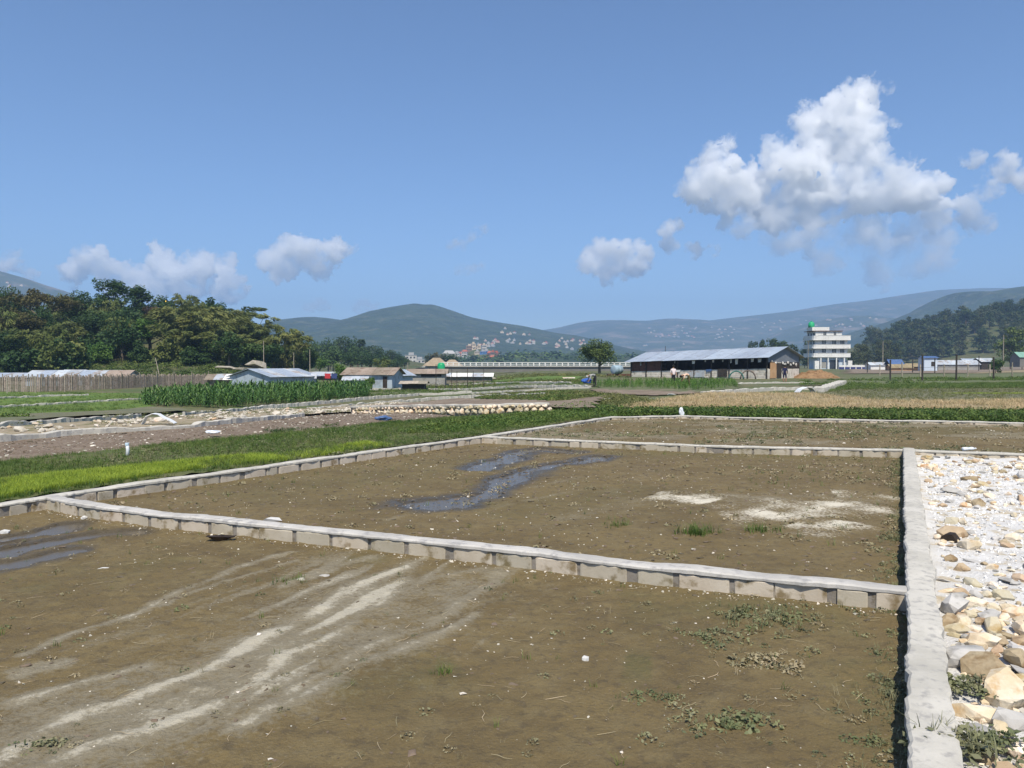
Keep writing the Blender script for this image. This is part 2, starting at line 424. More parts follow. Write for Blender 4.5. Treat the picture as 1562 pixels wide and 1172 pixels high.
DRY_M = [([GZ(780, 810), GZ(900, 785), GZ(1000, 758)], .5, .3), ([GZ(1090, 765), GZ(1370, 765)], .9, .42), ([GZ(860, 690), GZ(1000, 720), GZ(900, 760)], .35, .25),
         ([GZ(560, 800), GZ(760, 755), GZ(900, 725)], .1, .35), ([GZ(640, 805), GZ(800, 765), GZ(950, 735)], .08, .35)]
def lmask(X, Y, L, wob=.35, soft=.6):
    r = np.zeros_like(X); wx = X + .09 * (fbm(X * 1.9, Y * 1.9, 4, 3) - .5); wy = Y + .09 * (fbm(X * 2.1, Y * 2.1, 4, 8) - .5)
    br = .35 + 1.1 * fbm(X * 2.6, Y * 2.6, 4, 6)
    for l, w, s in L:
        d, t = polydist(wx, wy, l); ww = w * (.45 + 1.2 * fbm(X * 2.2, Y * 2.2, 3, 5))
        r = np.maximum(r, s * np.exp(-(d / (ww * 1.15)) ** 1.4) * br * S(t * 9 + .15) * S((1 - t) * 9 + .15))
    return r
def pmask(X, Y, L, w):
    r = np.zeros_like(X)
    for l in L:
        d, t = polydist(X + .5 * (fbm(X * 1.3, Y * 1.3, 3, 2) - .5), Y + .5 * (fbm(X * 1.2, Y * 1.2, 3, 4) - .5), l)
        ww = w * (.35 + 1.1 * fbm(X * 2, Y * 2, 3, 7)); r = np.maximum(r, 1 - S((d - ww * .55) / (ww * .9)))
    return r
def mudz(X, Y): return .016 * (fbm(X * 1.1, Y * 1.1, 4) - .35) + .04 * np.clip(fbm(X * 7, Y * 7, 4, 3) - .48, 0, 1) + .008 * (vn(X * 20, Y * 20, 5) - .5)
def streaks(X, Y, o):
    # crust left in the direction the tyres ran
    u = X * .9 - Y * .44; v = X * .44 + Y * .9; u = u + .10 * np.sin(v * .9 + 1) + .22 * (fbm(X * .8, Y * .8, 3, o) - .5)
    return fbm(u * 5.5, v * .55, 5, o + 2)
def near_dry(X, Y):
    reg = np.exp(-(polydist(X, Y, BAND[0][0])[0] / 1.15) ** 2); st = S((streaks(X, Y, 1) - .50) * 5.5)
    big = np.maximum(lmask(X, Y, DRY), lmask(X, Y, BAND) * .8)
    return np.maximum(big * (.55 + .75 * fbm(X * 7, Y * 7, 3, 2)), reg * st * .75) + .24 * reg
def near_z(X, Y):
    return mudz(X, Y) + .016 * lmask(X, Y, DRY) + .012 * lmask(X, Y, BAND) + .02 * (streaks(X, Y, 1) - .5) * np.exp(-(polydist(X, Y, BAND[0][0])[0] / 1.2) ** 2) - .045 * pmask(X, Y, PUD_N, .16)
near_poly = [right_line[0], right_line[1], right_line[2]] + front_line + [left_line[1], left_line[0], np.array([-13, .3, 0])]
patch('mud_plot_near', near_poly, .03, near_z, M_mud, {'dry': near_dry, 'wet': lambda X, Y: pmask(X, Y, PUD_N, .26), 'algae': lambda X, Y: lmask(X, Y, PAL), 'chalk': lambda X, Y: lmask(X, Y, [([GZ(1020, 950), GZ(1032, 952)], .05, .9), ([GZ(-40, 1172), GZ(60, 1150)], .15, .6)])})
mid_poly = front_line[::-1] + [right_line[2], right_line[3]] + second_line[:6][::-1] + left_line[2:7][::-1]
mid_poly = list(front_line) + left_line[3:7] + second_line[1:6] + [right_line[3]]
patch('mud_plot_middle', mid_poly, .05, lambda X, Y: mudz(X, Y) - .045 * pmask(X, Y, PUD_M, .21) + .012 * lmask(X, Y, CHALK), M_mud,
      {'dry': lambda X, Y: lmask(X, Y, DRY_M), 'wet': lambda X, Y: pmask(X, Y, PUD_M, .42), 'algae': lambda X, Y: lmask(X, Y, PAL_M), 'chalk': lambda X, Y: lmask(X, Y, CHALK)})
far_poly = second_line + [far_line[-1]] + far_line[::-1] + [left_line[-2]]
far_poly = [left_line[-3]] + second_line[1:] + far_line[::-1]
patch('mud_plot_far', far_poly, .09, lambda X, Y: mudz(X, Y) * 1.4 + .06, M_mud,
      {'dry': lambda X, Y: .45 * S((fbm(X * .35, Y * .9, 3, 9) - .42) * 4), 'wet': lambda X, Y: X * 0, 'algae': lambda X, Y: .5 * S((fbm(X * .4, Y * .5, 3, 4) - .45) * 5), 'chalk': lambda X, Y: X * 0})
def puddle(name, L, m, zl):
    a = np.array([p[:2] for l in L for p in l]); lo = a.min(0) - m; hi = a.max(0) + m
    me = meshdata(name, [(lo[0], lo[1], zl), (hi[0], lo[1], zl), (hi[0], hi[1], zl), (lo[0], hi[1], zl)], [[0, 1, 2, 3]], M_water)
    tag(link(name, me), kind='structure')
puddle('puddle', [[np.clip(p, [-8, 0, -1], [99, 99, 9]) for p in l] for l in PUD_N], .4, -.021)
puddle('puddle', PUD_M, .5, -.021)

# ------------------------------------------------------------------ low concrete-block walls: mortar core, single blocks, rough cement capping
def block_variants():
    out = []
    for k in range(5):
        bm = bmesh.new(); bmesh.ops.create_cube(bm, size=1.0)
        bmesh.ops.bevel(bm, geom=bm.edges[:], offset=.035, segments=1, affect='EDGES')
        r = random.Random(k)
        for v in bm.verts: v.co += Vector((r.uniform(-.02, .02), r.uniform(-.015, .015), r.uniform(-.02, .02)))
        me = bpy.data.meshes.new('block'); bm.to_mesh(me); bm.free(); me.materials.append(M_block); out.append(me)
    return out
BLK = block_variants()
def resample(pts, step):
    pts = [np.array(p[:2], float) for p in pts]; seg = [np.linalg.norm(pts[i + 1] - pts[i]) for i in range(len(pts) - 1)]
    tot = sum(seg); n = max(2, int(tot / step)); out = []
    for k in range(n + 1):
        s = tot * k / n; i = 0
        while i < len(seg) - 1 and s > seg[i]: s -= seg[i]; i += 1
        out.append(pts[i] + (pts[i + 1] - pts[i]) * min(1, s / seg[i]))
    return np.array(out), tot
def strip(name, pts, w, z0, z1, m, parent, step=.08, jit=.012, zj=.010, seed=1, zfun=None):
    """a long rough bar of rendered cement following a line"""
    q, tot = resample(pts, step); n = len(q); r = np.random.default_rng(seed)
    t = np.gradient(q, axis=0); t /= np.linalg.norm(t, axis=1)[:, None] + 1e-9; nrm = np.stack([-t[:, 1], t[:, 0]], 1)
    s = np.arange(n) * step
    jl = jit * (2 * fbm(s * 3, s * 0 + seed, 3, 1) - 1) * 2 + jit * .5 * r.standard_normal(n); jr = jit * (2 * fbm(s * 3, s * 0 + seed, 3, 5) - 1) * 2 + jit * .5 * r.standard_normal(n)
    zt = zj * (2 * fbm(s * 2, s * 0 + seed, 3, 9) - 1) * 2
    zb = np.zeros(n) if zfun is None else zfun(q[:, 0], q[:, 1])
    rows = []
    for off, j, z in ((w / 2, jl, z0), (w / 2, jl, z1 - .012), (w / 2 - .014, jl, z1), (0, jl * 0, z1 + .004), (-w / 2 + .014, jr, z1), (-w / 2, jr, z1 - .012), (-w / 2, jr, z0)):
        sgn = 1 if off >= 0 else -1
        p = q + nrm * (off + sgn * j)[:, None]
        rows.append(np.column_stack([p, zb + z + (zt if z != z0 else 0)]))
    V = np.concatenate(rows); R = len(rows); F = []
    for k in range(R):
        k2 = (k + 1) % R; a = np.arange(n - 1)
        F.append(np.stack([k * n + a, k * n + a + 1, k2 * n + a + 1, k2 * n + a], 1)[:, ::-1])
    F = [list(f) for f in np.concatenate(F)] + [[k * n for k in range(R)], [k * n + n - 1 for k in range(R)][::-1]]
    return link(name, meshdata(name, V, F, m, False), parent)
def block_wall(label, pts, w=.155, top=WT, capm=None, bl=.40, gap=.045, seed=1, cap_t=.034, blocks=True, cover=None):
    o = np.array(pts[0]); t = thing('block_wall', label, 'wall', (0, 0, 0))
    strip('core', pts, w - .034, -.12, top - cap_t + .004, M_mortar, t, .1, .004, .002, seed)
    strip('capping', pts, w + .012, top - cap_t, top, capm or M_cem, t, .06, .010, .007, seed + 3)
    if not blocks: return t
    q, tot = resample(pts, .05); r = random.Random(seed); s = .06; st = tot / (len(q) - 1)
    while s < tot - .2:
        L = bl * r.choice([1, 1, 1, 1.03, .97, .9, 1.08, .55, .75]); a = q[int(s / st)]; e = q[min(len(q) - 1, int((s + L) / st))]
        c = (a + e) / 2; ang = math.atan2(e[1] - a[1], e[0] - a[0])
        link('block', r.choice(BLK), t, (c[0], c[1], (top - cap_t - .13) / 2 + r.uniform(-.006, .002)), (r.uniform(-.02, .02), 0, ang + r.uniform(-.006, .006) + (math.pi if r.random() < .5 else 0)),
             (L, w + r.uniform(-.012, .006), top - cap_t + .12))
        s += L + gap * r.uniform(.6, 1.5)
    return t
block_wall('low concrete block wall crossing the foreground between the near and middle mud plots', front_line, seed=11, capm=M_cem2)
block_wall('wide pale cement-topped wall running away along the white gravel lot', right_line, w=.19, seed=5, top=WT + .03, cap_t=.07, blocks=True)
block_wall('low block wall along the grass on the left side of the mud plots', left_line, seed=21)
block_wall('low block wall between the middle and the far mud plot', second_line, seed=31)
block_wall('low block wall in front of the green hedge at the back of the far mud plot', far_line, seed=41, w=.17)
# ------------------------------------------------------------------ hills and mountains
M_far = mat('forested_hill', (.020, .040, .016), (.042, .068, .028), .012, c3=(.085, .095, .050), s3=.03, bump=1.0, bscale=.03, dist=25, detail=8)
M_far2 = mat('terraced_hill', (.040, .062, .026), (.070, .085, .042), .004, c3=(.19, .16, .115), s3=.009, bump=1.0, bscale=.02, dist=25, detail=8)
M_slope = mat('scrub_slope', (.060, .085, .026), (.115, .105, .050), .07, c3=(.05, .07, .02), s3=.35, bump=1.0, bscale=.8, dist=.6)
HILLS = {}
def hill(name, prof, Yr, depth, m, nxs=170, nys=44, amp=.06, back=1.0, seed=0, foot=0.0):
    """a ridge whose crest passes Yr metres away; front face runs down towards us over `depth`"""
    prof = sorted(prof); px = np.array([p[0] for p in prof], float); py = np.array([p[1] for p in prof], float)
    xs = np.linspace(px[0], px[-1], nxs); H = np.interp(xs, px, py)
    k = np.ones(5) / 5; Hs = np.convolve(np.pad(H, 2, 'edge'), k, 'valid'); H = .5 * H + .5 * Hs
    Xr = (xs - CX) / FPX * Yr; Zr = CAMZ + (YH - H) / FPX * Yr
    Zr = Zr + amp * .25 * Yr * .02 * (fbm(xs * .11, xs * 0 + seed, 3) - .5)
    t = np.linspace(0, 1 + .6 * back, nys); V = []
    for tt in t:
        yy = Yr - depth * (1 - tt) if tt <= 1 else Yr + depth * (tt - 1)
        f = S(tt) ** 1.15 if tt <= 1 else 1 - .75 * S((tt - 1) / .6)
        xx = Xr * (1 + .0 * tt)
        n = (fbm(xx / depth * 5 + seed, xs * 0 + yy / depth * 5, 5, seed) - .5) * amp * 2
        edge = np.minimum(1, np.abs(1 - tt) * 4)
        z = foot + (Zr - foot) * np.clip(f + n * edge * (.3 + f), 0, 1.0)
        if tt == 0: z = z * 0 + foot - 8
        V.append(np.column_stack([xx, xx * 0 + yy, z]))
    V = np.concatenate(V); i, j = np.meshgrid(np.arange(nxs - 1), np.arange(nys - 1)); a = (j * nxs + i).ravel()
    HILLS[name + str(seed)] = (V.reshape(nys, nxs, 3), xs)
    return tag(link(name, meshdata(name, V, np.stack([a, a + 1, a + nxs + 1, a + nxs], 1), m, True)), kind='structure')
hill('hill', [(300, 520), (380, 505), (437, 496), (470, 487), (490, 485), (510, 487), (537, 491), (560, 485), (590, 474), (615, 469), (640, 465), (655, 468), (665, 467), (690, 475), (720, 486), (760, 494), (800, 500), (840, 509), (870, 513), (890, 518), (905, 523), (960, 536), (1020, 548)], 2400, 1300, M_far, seed=1, amp=.05)
hill('hill', [(560, 530), (700, 515), (790, 508), (830, 504), (855, 500), (880, 493), (905, 490), (940, 489), (980, 491), (1010, 487), (1040, 488), (1070, 491), (1110, 486), (1150, 482), (1200, 476), (1260, 466), (1320, 459), (1380, 450), (1420, 444), (1480, 441), (1530, 441), (1600, 446), (1750, 455)], 4700, 2200, M_far2, seed=2, amp=.05)
hill('hill', [(1130, 535), (1180, 512), (1215, 498), (1250, 489), (1290, 483), (1310, 482), (1345, 487), (1400, 486), (1500, 490), (1650, 500)], 3300, 1200, M_far2, seed=3)
hill('hill', [(1230, 540), (1290, 515), (1330, 500), (1380, 485), (1430, 463), (1455, 447), (1470, 446), (1500, 447), (1540, 440), (1562, 437), (1620, 430), (1800, 440)], 2000, 1000, M_far, seed=4)
hill('hill', [(-400, 380), (-200, 390), (-60, 398), (0, 414), (30, 422), (60, 433), (95, 444), (180, 475), (300, 520)], 2600, 1200, M_far2, seed=5)
hill('wooded_rise', [(1220, 556), (1290, 540), (1330, 525), (1390, 512), (1440, 498), (1480, 492), (1520, 486), (1562, 478), (1650, 470), (1800, 470)], 620, 260, M_slope, seed=6, nxs=90, nys=26, foot=-1)
hill('wooded_rise', [(420, 560), (470, 545), (510, 530), (560, 535), (610, 548), (660, 557)], 480, 140, M_slope, seed=7, nxs=60, nys=20, foot=-1.4)
hill('wooded_rise', [(640, 558), (720, 548), (800, 541), (880, 541), (960, 545), (1010, 548), (1080, 553), (1130, 558)], 900, 260, M_far, seed=8, nxs=70, nys=20, foot=-1.4)
# the tree-covered knoll on the left, about 120 to 230 m away
def knoll(X, Y):
    n = fbm(X * .05, Y * .05, 4, 3)
    return -1.3 + (11.5 * S((Y - 112) / 85) * S((-.275 - X / Y) / .13) * (.75 + .5 * n)) + .8 * S((Y - 112) / 20) * S((-.265 - X / Y) / .03) * n
patch('knoll', [(-260, 108), (-30, 108), (-30, 260), (-260, 260)], 2.2, knoll, M_slope)

# ------------------------------------------------------------------ cumulus clouds: closed bodies of scattering vapour 9 km away, outside the haze
_bm = bmesh.new(); bmesh.ops.create_icosphere(_bm, subdivisions=3, radius=1.0); _bm.verts.index_update()
ICO = (np.array([v.co[:] for v in _bm.verts]), np.array([[v.index for v in f.verts] for f in _bm.faces])); _bm.free()
def cloud(label, blobs, dens, Y=9500, voxel=18, amp=.34, flat=None, seed=0, g=.25, het=0):
    s = Y / FPX; r = random.Random(seed); c0 = P(blobs[0][0], blobs[0][1], Y); B = []
    def ball(c, q): B.append((c.x, c.y, c.z, q * r.uniform(.9, 1.1), q, q * r.uniform(.8, 1.0)))
    def rdir():
        u = Vector((r.gauss(0, 1), r.gauss(0, .8), r.gauss(.35, 1))); return u.normalized()
    for (px, py, rad) in blobs:
        q = Vector(P(px, py, Y) - c0); q.y += r.uniform(-.7, .7) * rad * s; R0 = rad * s * .98
        ball(q, R0)
        for k in range(9):
            R1 = R0 * r.uniform(.26, .46); c1 = q + rdir() * R0 * .92; ball(c1, R1)
            for k2 in range(4): R2 = R1 * r.uniform(.3, .5); ball(c1 + rdir() * R1 * .9, R2)
    B = np.array(B); V = (ICO[0][None] * B[:, None, 3:] + B[:, None, :3]).reshape(-1, 3)
    me = meshdata('cloud', V, (ICO[1][None] + (np.arange(len(B)) * len(ICO[0]))[:, None, None]).reshape(-1, 3))
    o = link('cloud', me, None, c0); md = o.modifiers.new('r', 'REMESH'); md.mode = 'VOXEL'; md.voxel_size = voxel
    dg = bpy.context.evaluated_depsgraph_get(); ev = o.evaluated_get(dg); m2 = bpy.data.meshes.new_from_object(ev)
    o.modifiers.clear(); o.data = m2; bpy.data.meshes.remove(me)
    n = len(m2.vertices); v = np.zeros(n * 3, np.float32); m2.vertices.foreach_get('co', v); v = v.reshape(-1, 3).astype(float)
    nn = np.zeros(n * 3, np.float32); m2.vertices.foreach_get('normal', nn); nn = nn.reshape(-1, 3)
    R = np.median([b[2] for b in blobs]) * s; d = 0
    for k, (sc, am) in enumerate(((.9, .5), (2.1, .42), (4.6, .34), (10.0, .26), (21.0, .18))):
        q = v / R * sc + 31.7 + seed; d = d + am * (np.abs(2 * vn3(q, k) - 1) * 2.2 - .7)
    v = v + nn * (d * amp * R)[:, None]
    if flat is not None:
        zb = P(CX, flat, Y)[2] - c0[2] + 60 * (vn3(v / 400 + 5, 2) - .5); v[:, 2] = np.where(v[:, 2] < zb, zb + (v[:, 2] - zb) * .15, v[:, 2])
    m2.vertices.foreach_set('co', v.astype(np.float32).ravel()); m2.update()
    m = bpy.data.materials.new('cloud_vapour'); m.use_nodes = True; nt = m.node_tree; nt.nodes.remove(nt.nodes['Principled BSDF'])
    if het:
        tc = nt.nodes.new('ShaderNodeTexCoord'); no = nt.nodes.new('ShaderNodeTexNoise'); no.inputs['Scale'].default_value = 1 / het; no.inputs['Detail'].default_value = 5; no.inputs['Roughness'].default_value = .62; nt.links.new(tc.outputs['Object'], no.inputs['Vector'])
        mr = nt.nodes.new('ShaderNodeMapRange'); mr.inputs['From Min'].default_value = .44; mr.inputs['From Max'].default_value = .62; mr.inputs['To Min'].default_value = 0; mr.inputs['To Max'].default_value = dens; nt.links.new(no.outputs['Fac'], mr.inputs['Value'])
    vs = nt.nodes.new('ShaderNodeVolumeScatter'); vs.inputs['Color'].default_value = (.998, .998, .998, 1); vs.inputs['Density'].default_value = dens; vs.inputs['Anisotropy'].default_value = g
    if het: nt.links.new(mr.outputs[0], vs.inputs['Density'])
    nt.links.new(vs.outputs[0], nt.nodes['Material Output'].inputs['Volume']); m2.materials.clear(); m2.materials.append(m)
    return tag(o, label, 'cloud', 'cumulus clouds over the hills')
cloud('huge towering white cumulus cloud on the right', [(1068, 285, 34), (1095, 240, 30), (1108, 218, 15), (1110, 300, 42), (1165, 290, 42), (1200, 255, 36), (1222, 228, 24), (1250, 185, 38), (1288, 170, 36), (1318, 155, 30), (1330, 122, 16), (1348, 128, 10), (1300, 218, 50), (1250, 250, 55), (1328, 240, 26), (1320, 285, 52), (1380, 292, 40), (1420, 300, 24), (1200, 305, 40), (1260, 305, 45)], .022, flat=None, seed=1, voxel=18, het=420)
cloud('small bright cumulus cloud just left of the towering cloud, above the single tree', [(915, 388, 25), (940, 392, 26), (972, 400, 24), (892, 408, 18), (930, 408, 24), (955, 408, 24)], .024, seed=2, voxel=15, het=190)
cloud('thin ragged cloud between the small bright cumulus and the towering cloud', [(1015, 352, 14), (1030, 345, 13), (1022, 372, 15), (1060, 382, 14), (1088, 384, 12)], .018, seed=3, voxel=18, het=220)
cloud('faint flat bank of cloud under the towering cumulus', [(1130, 350, 22), (1200, 368, 28), (1250, 362, 32), (1300, 360, 34), (1330, 375, 30), (1340, 400, 32), (1390, 385, 36), (1430, 400, 30), (1270, 400, 28), (1440, 350, 30), (1400, 345, 34), (1180, 350, 30)], .0055, seed=4, het=520)
cloud('pale hazy clouds at the right edge of the sky', [(1485, 245, 16), (1540, 258, 24), (1500, 292, 22), (1475, 310, 18), (1500, 335, 26), (1440, 330, 22), (1575, 270, 26)], .013, seed=5, het=300)
cloud('bright puffy cumulus cloud above the bamboo knoll', [(428, 388, 27), (462, 382, 25), (508, 385, 22), (527, 380, 13), (403, 402, 18), (435, 412, 24), (480, 400, 26)], .022, seed=6, voxel=15, het=230)
cloud('long lumpy cumulus cloud behind the left treetops', [(133, 396, 19), (108, 412, 20), (158, 410, 26), (240, 376, 10), (240, 392, 14), (205, 420, 28), (260, 415, 28), (310, 402, 22), (334, 402, 17), (290, 430, 30), (350, 440, 28), (180, 436, 28), (235, 440, 28)], .026, seed=7, het=260)
cloud('upper of two tiny wisps in the clear sky left of centre', [(690, 374, 10), (703, 370, 11), (716, 362, 10), (728, 356, 9), (740, 350, 8)], .006, seed=8, voxel=16, het=120)
cloud('lower of two tiny wisps in the clear sky left of centre', [(700, 412, 9), (712, 411, 10), (724, 410, 9), (735, 407, 8)], .006, seed=11, voxel=16, het=120)
cloud('hazy cloud low at the left edge over the distant hill', [(20, 402, 16), (0, 408, 18), (45, 418, 12)], .016, seed=9, het=220)
cloud('small faint cloud low between the knoll and the green mountain', [(485, 464, 12), (470, 467, 11), (497, 468, 10)], .008, seed=10, voxel=16, het=140)
cloud('faint cloud touching the left shoulder of the green mountain', [(545, 468, 11), (558, 468, 13), (572, 472, 10)], .006, seed=12, voxel=16, het=140)

# ------------------------------------------------------------------ haze: the blue summer air of the valley
hz = MB().box(-6500, 6500, -600, 6200, -12, 500).build('haze', [])
mh = bpy.data.materials.new('valley_air'); mh.use_nodes = True; nt = mh.node_tree; nt.nodes.remove(nt.nodes['Principled BSDF'])
pv = nt.nodes.new('ShaderNodeVolumePrincipled'); pv.inputs['Color'].default_value = (.37, .56, .88, 1); pv.inputs['Density'].default_value = 2.5e-4; pv.inputs['Anisotropy'].default_value = .0
nt.links.new(pv.outputs[0], nt.nodes['Material Output'].inputs['Volume'])
hz.data.materials.append(mh); tag(hz, kind='stuff')
# ------------------------------------------------------------------ small shapes shared by the copies
def rocks(n, npts, seed, flat=1.0):
    out = []; r = random.Random(seed)
    for k in range(n):
        bm = bmesh.new()
        for i in range(npts):
            v = Vector((r.gauss(0, 1), r.gauss(0, 1), r.gauss(0, 1))).normalized() * r.uniform(.8, 1.0)
            bm.verts.new((v.x * .5, v.y * .5 * r.uniform(.8, 1), v.z * .5 * flat))
        h = bmesh.ops.convex_hull(bm, input=bm.verts[:])
        bmesh.ops.delete(bm, geom=list({g for g in h['geom_interior'] + h['geom_unused'] if isinstance(g, bmesh.types.BMVert)}), context='VERTS')
        bmesh.ops.recalc_face_normals(bm, faces=bm.faces[:]); bm.verts.index_update()
        out.append((np.array([v.co[:] for v in bm.verts]), np.array([[v.index for v in f.verts] for f in bm.faces]))); bm.free()
    return out
ROCK = rocks(12, 24, 1); ROCKF = rocks(8, 11, 2, .6); CHIP = rocks(8, 7, 3)
def facet(me, name, m): return meshdata(name, me[0], me[1], m)
def blade(h, w, bend, az, x=0, y=0, seg=2):
    v = []; f = []; c, s = math.cos(az), math.sin(az)
    for k in range(seg + 1):
        t = k / seg; ww = w * (1 - t * .85) / 2; d = bend * t * t * h; z = h * t * (1 - .25 * bend * t)
        v += [(x + c * d - s * ww, y + s * d + c * ww, z), (x + c * d + s * ww, y + s * d - c * ww, z)]
    for k in range(seg): f += [(2 * k, 2 * k + 1, 2 * k + 3), (2 * k, 2 * k + 3, 2 * k + 2)]
    return v, f
def tuft(n, spread, h, w, bend, seed, seg=2):
    r = random.Random(seed); V = []; F = []
    for k in range(n):
        v, f = blade(h * r.uniform(.5, 1), w * r.uniform(.7, 1.2), bend * r.uniform(.3, 1.6), r.uniform(0, 6.28), r.gauss(0, spread), r.gauss(0, spread), seg)
        b = len(V); V += v; F += [(i + b, j + b, l + b) for i, j, l in f]
    return np.array(V), np.array(F)
def leafy(n, rad, size, seed, flat=.7):
    """a low rosette of small broad leaves"""
    r = random.Random(seed); V = []; F = []
    for k in range(n):
        a = r.uniform(0, 6.28); d = rad * math.sqrt(r.random()); z = rad * flat * r.random() * (1.1 - d / rad)
        c = Vector((d * math.cos(a), d * math.sin(a), z)); u = Vector((r.gauss(0, 1), r.gauss(0, 1), r.gauss(0, .6))).normalized(); w = u.cross(Vector((r.gauss(0, .5), r.gauss(0, .5), 1))).normalized()
        s = size * r.uniform(.6, 1.2); b = len(V)
        V += [c - u * s * .5, c + w * s * .28, c + u * s * .5, c - w * s * .28]; F += [(b, b + 1, b + 2), (b, b + 2, b + 3)]
    return np.array([tuple(v) for v in V]), np.array(F)
TUFT = [tuft(7, .02, .10, .006, .7, k) for k in range(6)]
LEAFY = [leafy(26, .08, .035, k) for k in range(6)]
TWIG = []
for k in range(6):
    r = random.Random(k + 50); mb = MB(); p = [(-.5, 0, .02)]
    for i in range(3): p.append((-.5 + (i + 1) / 3, r.uniform(-.12, .12), .02 + r.uniform(0, .06)))
    mb.tube(p, [.012, .014, .012, .006], 3); TWIG.append((np.array(mb.v), np.array([[f[0], f[i], f[i + 1]] for f in mb.f for i in range(1, len(f) - 1)])))

# ------------------------------------------------------------------ the white gravel lot on the right, with its broken yellow stone
GL0 = .065
lot_poly = [right_line[0], right_line[1], right_line[2], right_line[3]] + second_line[6:] + [np.array([16, 2, 0]), np.array([9, -.5, 0])]
def lot_z(X, Y): return GL0 + .05 * (fbm(X * 1.4, Y * 1.4, 4, 2) - .4) + .03 * (fbm(X * 6, Y * 6, 3, 5) - .5)
lot = patch('gravel_lot', lot_poly, .05, lot_z, M_gravelg)
lot_in = [q + np.array([.2, 0, 0]) for q in right_line] + [q + np.array([0, -.25, 0]) for q in second_line[6:]] + [np.array([14, 3, 0]), np.array([8, .5, 0])]
r = np.random.default_rng(17)
def lot_white(x, y): # where white chippings cover the stones
    return np.clip(S((fbm(x * .55 + 3, y * .55, 3, 6) - .46 + .26 * S((y - 5.2) / 2.5)) * 7), 0, 1) * S((y - 4.4) / 1.2)
cand = pts_in(lot_in, 22000, r); vis = (np.abs(cand[:, 0] / cand[:, 1]) < .72) & (cand[:, 1] > 2.6) & (cand[:, 1] < 18)
cand = cand[vis]; wv = lot_white(cand[:, 0], cand[:, 1]); cand = cand[r.random(len(cand)) > wv * .90]
size = np.clip(r.lognormal(math.log(.10), .45, len(cand)), .05, .32)
# keep the stones from sitting inside each other
keep = []; kx = np.zeros((0, 3))
for k in np.argsort(-size):
    if not len(kx) or (((kx[:, :2] - cand[k]) ** 2).sum(1) > (.31 * (size[k] + kx[:, 2])) ** 2).all(): keep.append(k); kx = np.vstack([kx, [*cand[k], size[k]]])
keep = np.array(keep); cand = cand[keep]; size = size[keep]
appar = size / cand[:, 1]; order = np.argsort(-appar); big, rest = order[:300], order[300:2500]
STM = [facet(k, 'stone', M_stone if q % 3 else M_brownst) for q, k in enumerate(ROCK[:9])]; GSTM = [facet(k, 'stone', M_greyst) for k in ROCK[9:] + ROCKF[:2]]
for k in big:
    x, y = cand[k]; s = size[k]; g = r.random() < .24
    link('stone', (GSTM if g else STM)[r.integers(0, 5 if g else 9)], lot, (x, y, float(lot_z(x, y)) + s * .10), (r.uniform(-.35, .35), r.uniform(-.35, .35), r.uniform(0, 6.28)),
         (s * r.uniform(.9, 1.5), s * r.uniform(.7, 1.0), s * r.uniform(.45, .8)))
x, y = cand[rest].T; s = size[rest]
scatter('rubble', ROCK, np.column_stack([x, y, lot_z(x, y) + s * .08]), np.column_stack([s * 1.2, s * .9, s * .6]), r.uniform(0, 6.28, len(x)), M_stone_a, tilt=r.uniform(-.3, .3, len(x)), parent=lot, kind='stuff')
c = pts_in(lot_in, 26000, r); c = c[(np.abs(c[:, 0] / c[:, 1]) < .72) & (c[:, 1] > 2.6) & (c[:, 1] < 14)]; wv = lot_white(c[:, 0], c[:, 1]); c = c[r.random(len(c)) < .15 + .85 * wv]
s = r.uniform(.012, .034, len(c)) * (1 + .05 * c[:, 1])
scatter('white_chippings', CHIP, np.column_stack([c, lot_z(c[:, 0], c[:, 1]) + .004]), s, r.uniform(0, 6.28, len(c)), M_chip, parent=lot, kind='stuff')
c = pts_in(lot_in, 16000, r); c = c[(np.abs(c[:, 0] / c[:, 1]) < .72) & (c[:, 1] > 2.6) & (c[:, 1] < 9)]; c = c[r.random(len(c)) > .85 * lot_white(c[:, 0], c[:, 1])]; s = r.uniform(.02, .075, len(c))
scatter('stone_shards', ROCKF, np.column_stack([c, lot_z(c[:, 0], c[:, 1]) + s * .2]), np.column_stack([s * 1.3, s, s * .6]), r.uniform(0, 6.28, len(c)), M_stone_a, parent=lot, kind='stuff')
# larger slabs one can single out
def single_rock(name, label, cat, px, py, size, m, z=None, var=0, rz=.3, off=.0, shapes=None, group=None):
    g = GZ(px, py, z if z is not None else 0.0)
    return tag(link(name, facet((shapes or ROCK)[var], name, m), None, (g[0], g[1], g[2] + size[2] * .22 + off), (.06, -.05, rz), size), label, cat, group)
single_rock('slab', 'large flat grey stone slab lying at the edge of the white chippings', 'stone', 1478, 1012, (.40, .26, .16), M_greyst, GL0, 9, .2)
single_rock('boulder', 'biggest cream and yellow boulder among the rubble at the lower right', 'stone', 1530, 1070, (.36, .30, .26), M_stone, GL0, 3, .9)
single_rock('stone', 'tilted yellow slab beside the weeds at the lower right corner', 'stone', 1490, 1100, (.34, .16, .14), M_stone, GL0, 5, -.7)
single_rock('stone', 'dark hollow-looking stone in the middle of the gravel lot', 'stone', 1453, 826, (.26, .2, .14), M_black, GL0, 6, .1)

